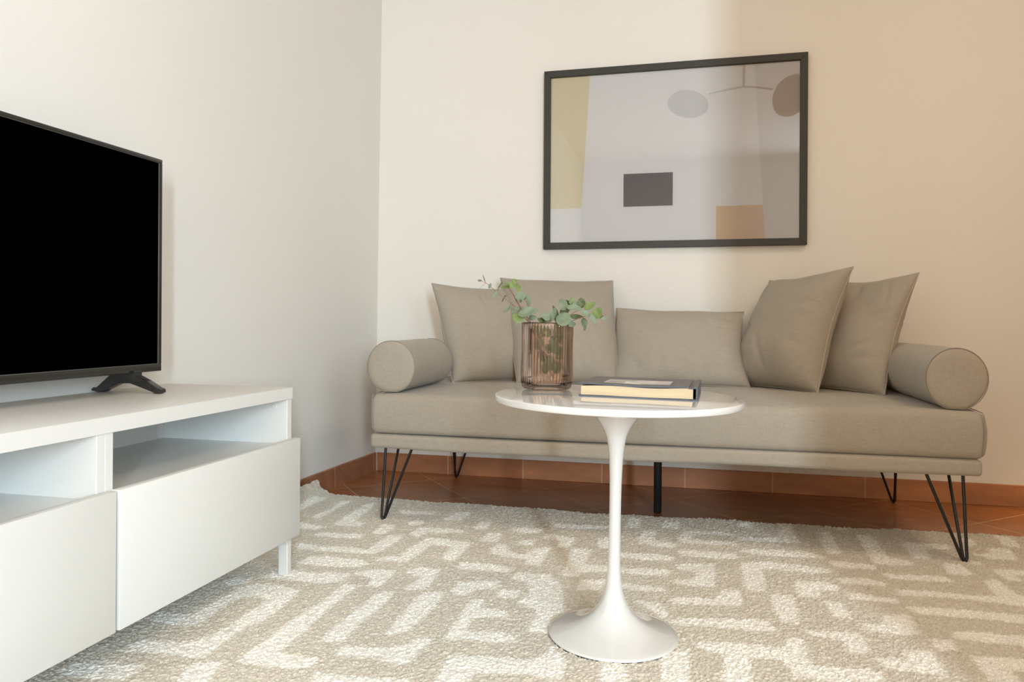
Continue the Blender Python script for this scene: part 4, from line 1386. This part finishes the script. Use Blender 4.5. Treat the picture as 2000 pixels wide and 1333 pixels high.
def le(z): return -0.4525 + (z - 1.112) / (1.6435 - 1.112) * 0.032
def re(z): return 0.256 - (z - 0.977) / (1.643 - 0.977) * 0.042


paper, ochre, ochre2, dark, pale = (0.66, 0.635, 0.61), lin((207, 194, 162)), lin((204, 174, 132)), lin((84, 76, 79)), (0.60, 0.555, 0.515)
zl = [J0, 1.104, 1.112, 1.2435, J1]
for za, zb in zip(zl, zl[1:]):
    mid = (za + zb) / 2
    xs_a = [I0]; cs = []
    lo_, hi_ = [I0], [I0]
    segs = []
    if mid > 1.112: segs.append((le(za), le(zb), ochre)); 
    if 1.112 < mid < 1.2435: segs += [(-0.2835, -0.2835, paper), (-0.0905, -0.0905, dark)]
    if mid < 1.104: segs += [(0.075, 0.075, paper), (re(za), re(zb), ochre2)]
    else: segs += [(re(za), re(zb), paper)]
    segs.append((I1, I1, pale))
    pa, pb = I0, I0
    for xa, xb, cc in segs:
        cell([(pa, za), (xa, za), (xb, zb), (pb, zb)], cc)
        pa, pb = xa, xb
bmesh.ops.recalc_face_normals(bm, faces=bm.faces)
o = link_mesh('print', bm, mt, pic, False)
link_mesh('backing_board', box(I0 - 0.01, I1 + 0.01, YB - 0.008, YB - 0.002, J0 - 0.01, J1 + 0.01), M['ceiling'], pic, False)
bm = bmesh.new()
vs = [bm.verts.new((x, YB - 0.0125, z)) for x, z in ((I0, J0), (I1, J0), (I1, J1), (I0, J1))]
bm.faces.new(vs)
link_mesh('glass_pane', bm, M['pane'], pic, False)

# ---------------------------------------------------------------- added housings for the ceiling fill and floor spot, out of view
panel = thing('added_fill_housing', (1.35, 1.45, ZC), 'added square white-rimmed housing around the ceiling fill in the right part of the room, out of view', 'ceiling light')
bm = bmesh.new()
for xa, xb, ya, yb in ((1.03, 1.67, 1.13, 1.15), (1.03, 1.67, 1.75, 1.77), (1.03, 1.05, 1.15, 1.75), (1.65, 1.67, 1.15, 1.75)):
    bm_box(bm, xa, xb, ya, yb, 2.565, ZC - 0.0005, 0.002, 1)
link_mesh('rim', bm, M['white'], panel)
link_mesh('back_plate', box(1.05, 1.65, 1.15, 1.75, 2.60, 2.605), M['white'], panel)
spot = thing('added_spot_housing', (2.0, 2.5, ZC), 'added small round housing for the floor patch spot in the far right corner of the room, out of view', 'spotlight')
link_mesh('spotlight_ring', fix_normals(lathe(bmesh.new(), [(0.045, ZC - 0.0005), (0.055, ZC - 0.0005), (0.055, ZC - 0.035), (0.045, ZC - 0.035)], 2.0, 2.5, 32, True)), M['white'], spot)

# ---------------------------------------------------------------- ceiling lamp (above and in front of the view; the picture glass reflects it)
LX, LY, LZ = 0.29, 1.0, 2.17
lamp = thing('ceiling_lamp', (LX, LY, ZC), 'ceiling lamp with two grey disc shades on bent arms, mirrored in the picture glass', 'ceiling lamp')
gm = plain('lamp_grey_metal', (0.30, 0.27, 0.25), 0.4, 0.5)
link_mesh('canopy', fix_normals(lathe(bmesh.new(), [(0, ZC - 0.001), (0.05, ZC - 0.001), (0.05, ZC - 0.018), (0.012, ZC - 0.022), (0, ZC - 0.022)], LX, LY, 32)), gm, lamp)
link_mesh('down_rod', tube(bmesh.new(), [(LX, LY, ZC - 0.02), (LX + 0.005, LY, LZ + 0.15), (LX, LY, LZ)], 0.008, 10), gm, lamp)
for sx, dx, dz, tilt in ((-1, -0.345, -0.085, 10), (1, 0.285, -0.075, -42)):
    e = (LX + dx * 0.62, LY, LZ + dz * 0.4)
    link_mesh('arm', tube(bmesh.new(), [(LX, LY, LZ), (LX + dx * 0.3, LY, LZ + dz * 0.15), e], 0.006, 10), gm, lamp)
    bm = lathe(bmesh.new(), [(0, 0.035), (0.05, 0.032), (0.095, 0.02), (0.125, 0.002), (0.134, -0.012), (0.131, -0.012), (0.122, 0), (0.09, 0.016), (0.05, 0.027), (0, 0.03)], 0, 0, 40)
    bmesh.ops.rotate(bm, verts=bm.verts, matrix=Matrix.Rotation(R(24 if sx < 0 else 48), 3, 'X'))
    bmesh.ops.rotate(bm, verts=bm.verts, matrix=Matrix.Rotation(R(tilt), 3, 'Y'))
    bmesh.ops.translate(bm, verts=bm.verts, vec=(LX + dx, LY, LZ + dz))
    link_mesh('disc_shade', fix_normals(bm), gm, lamp)
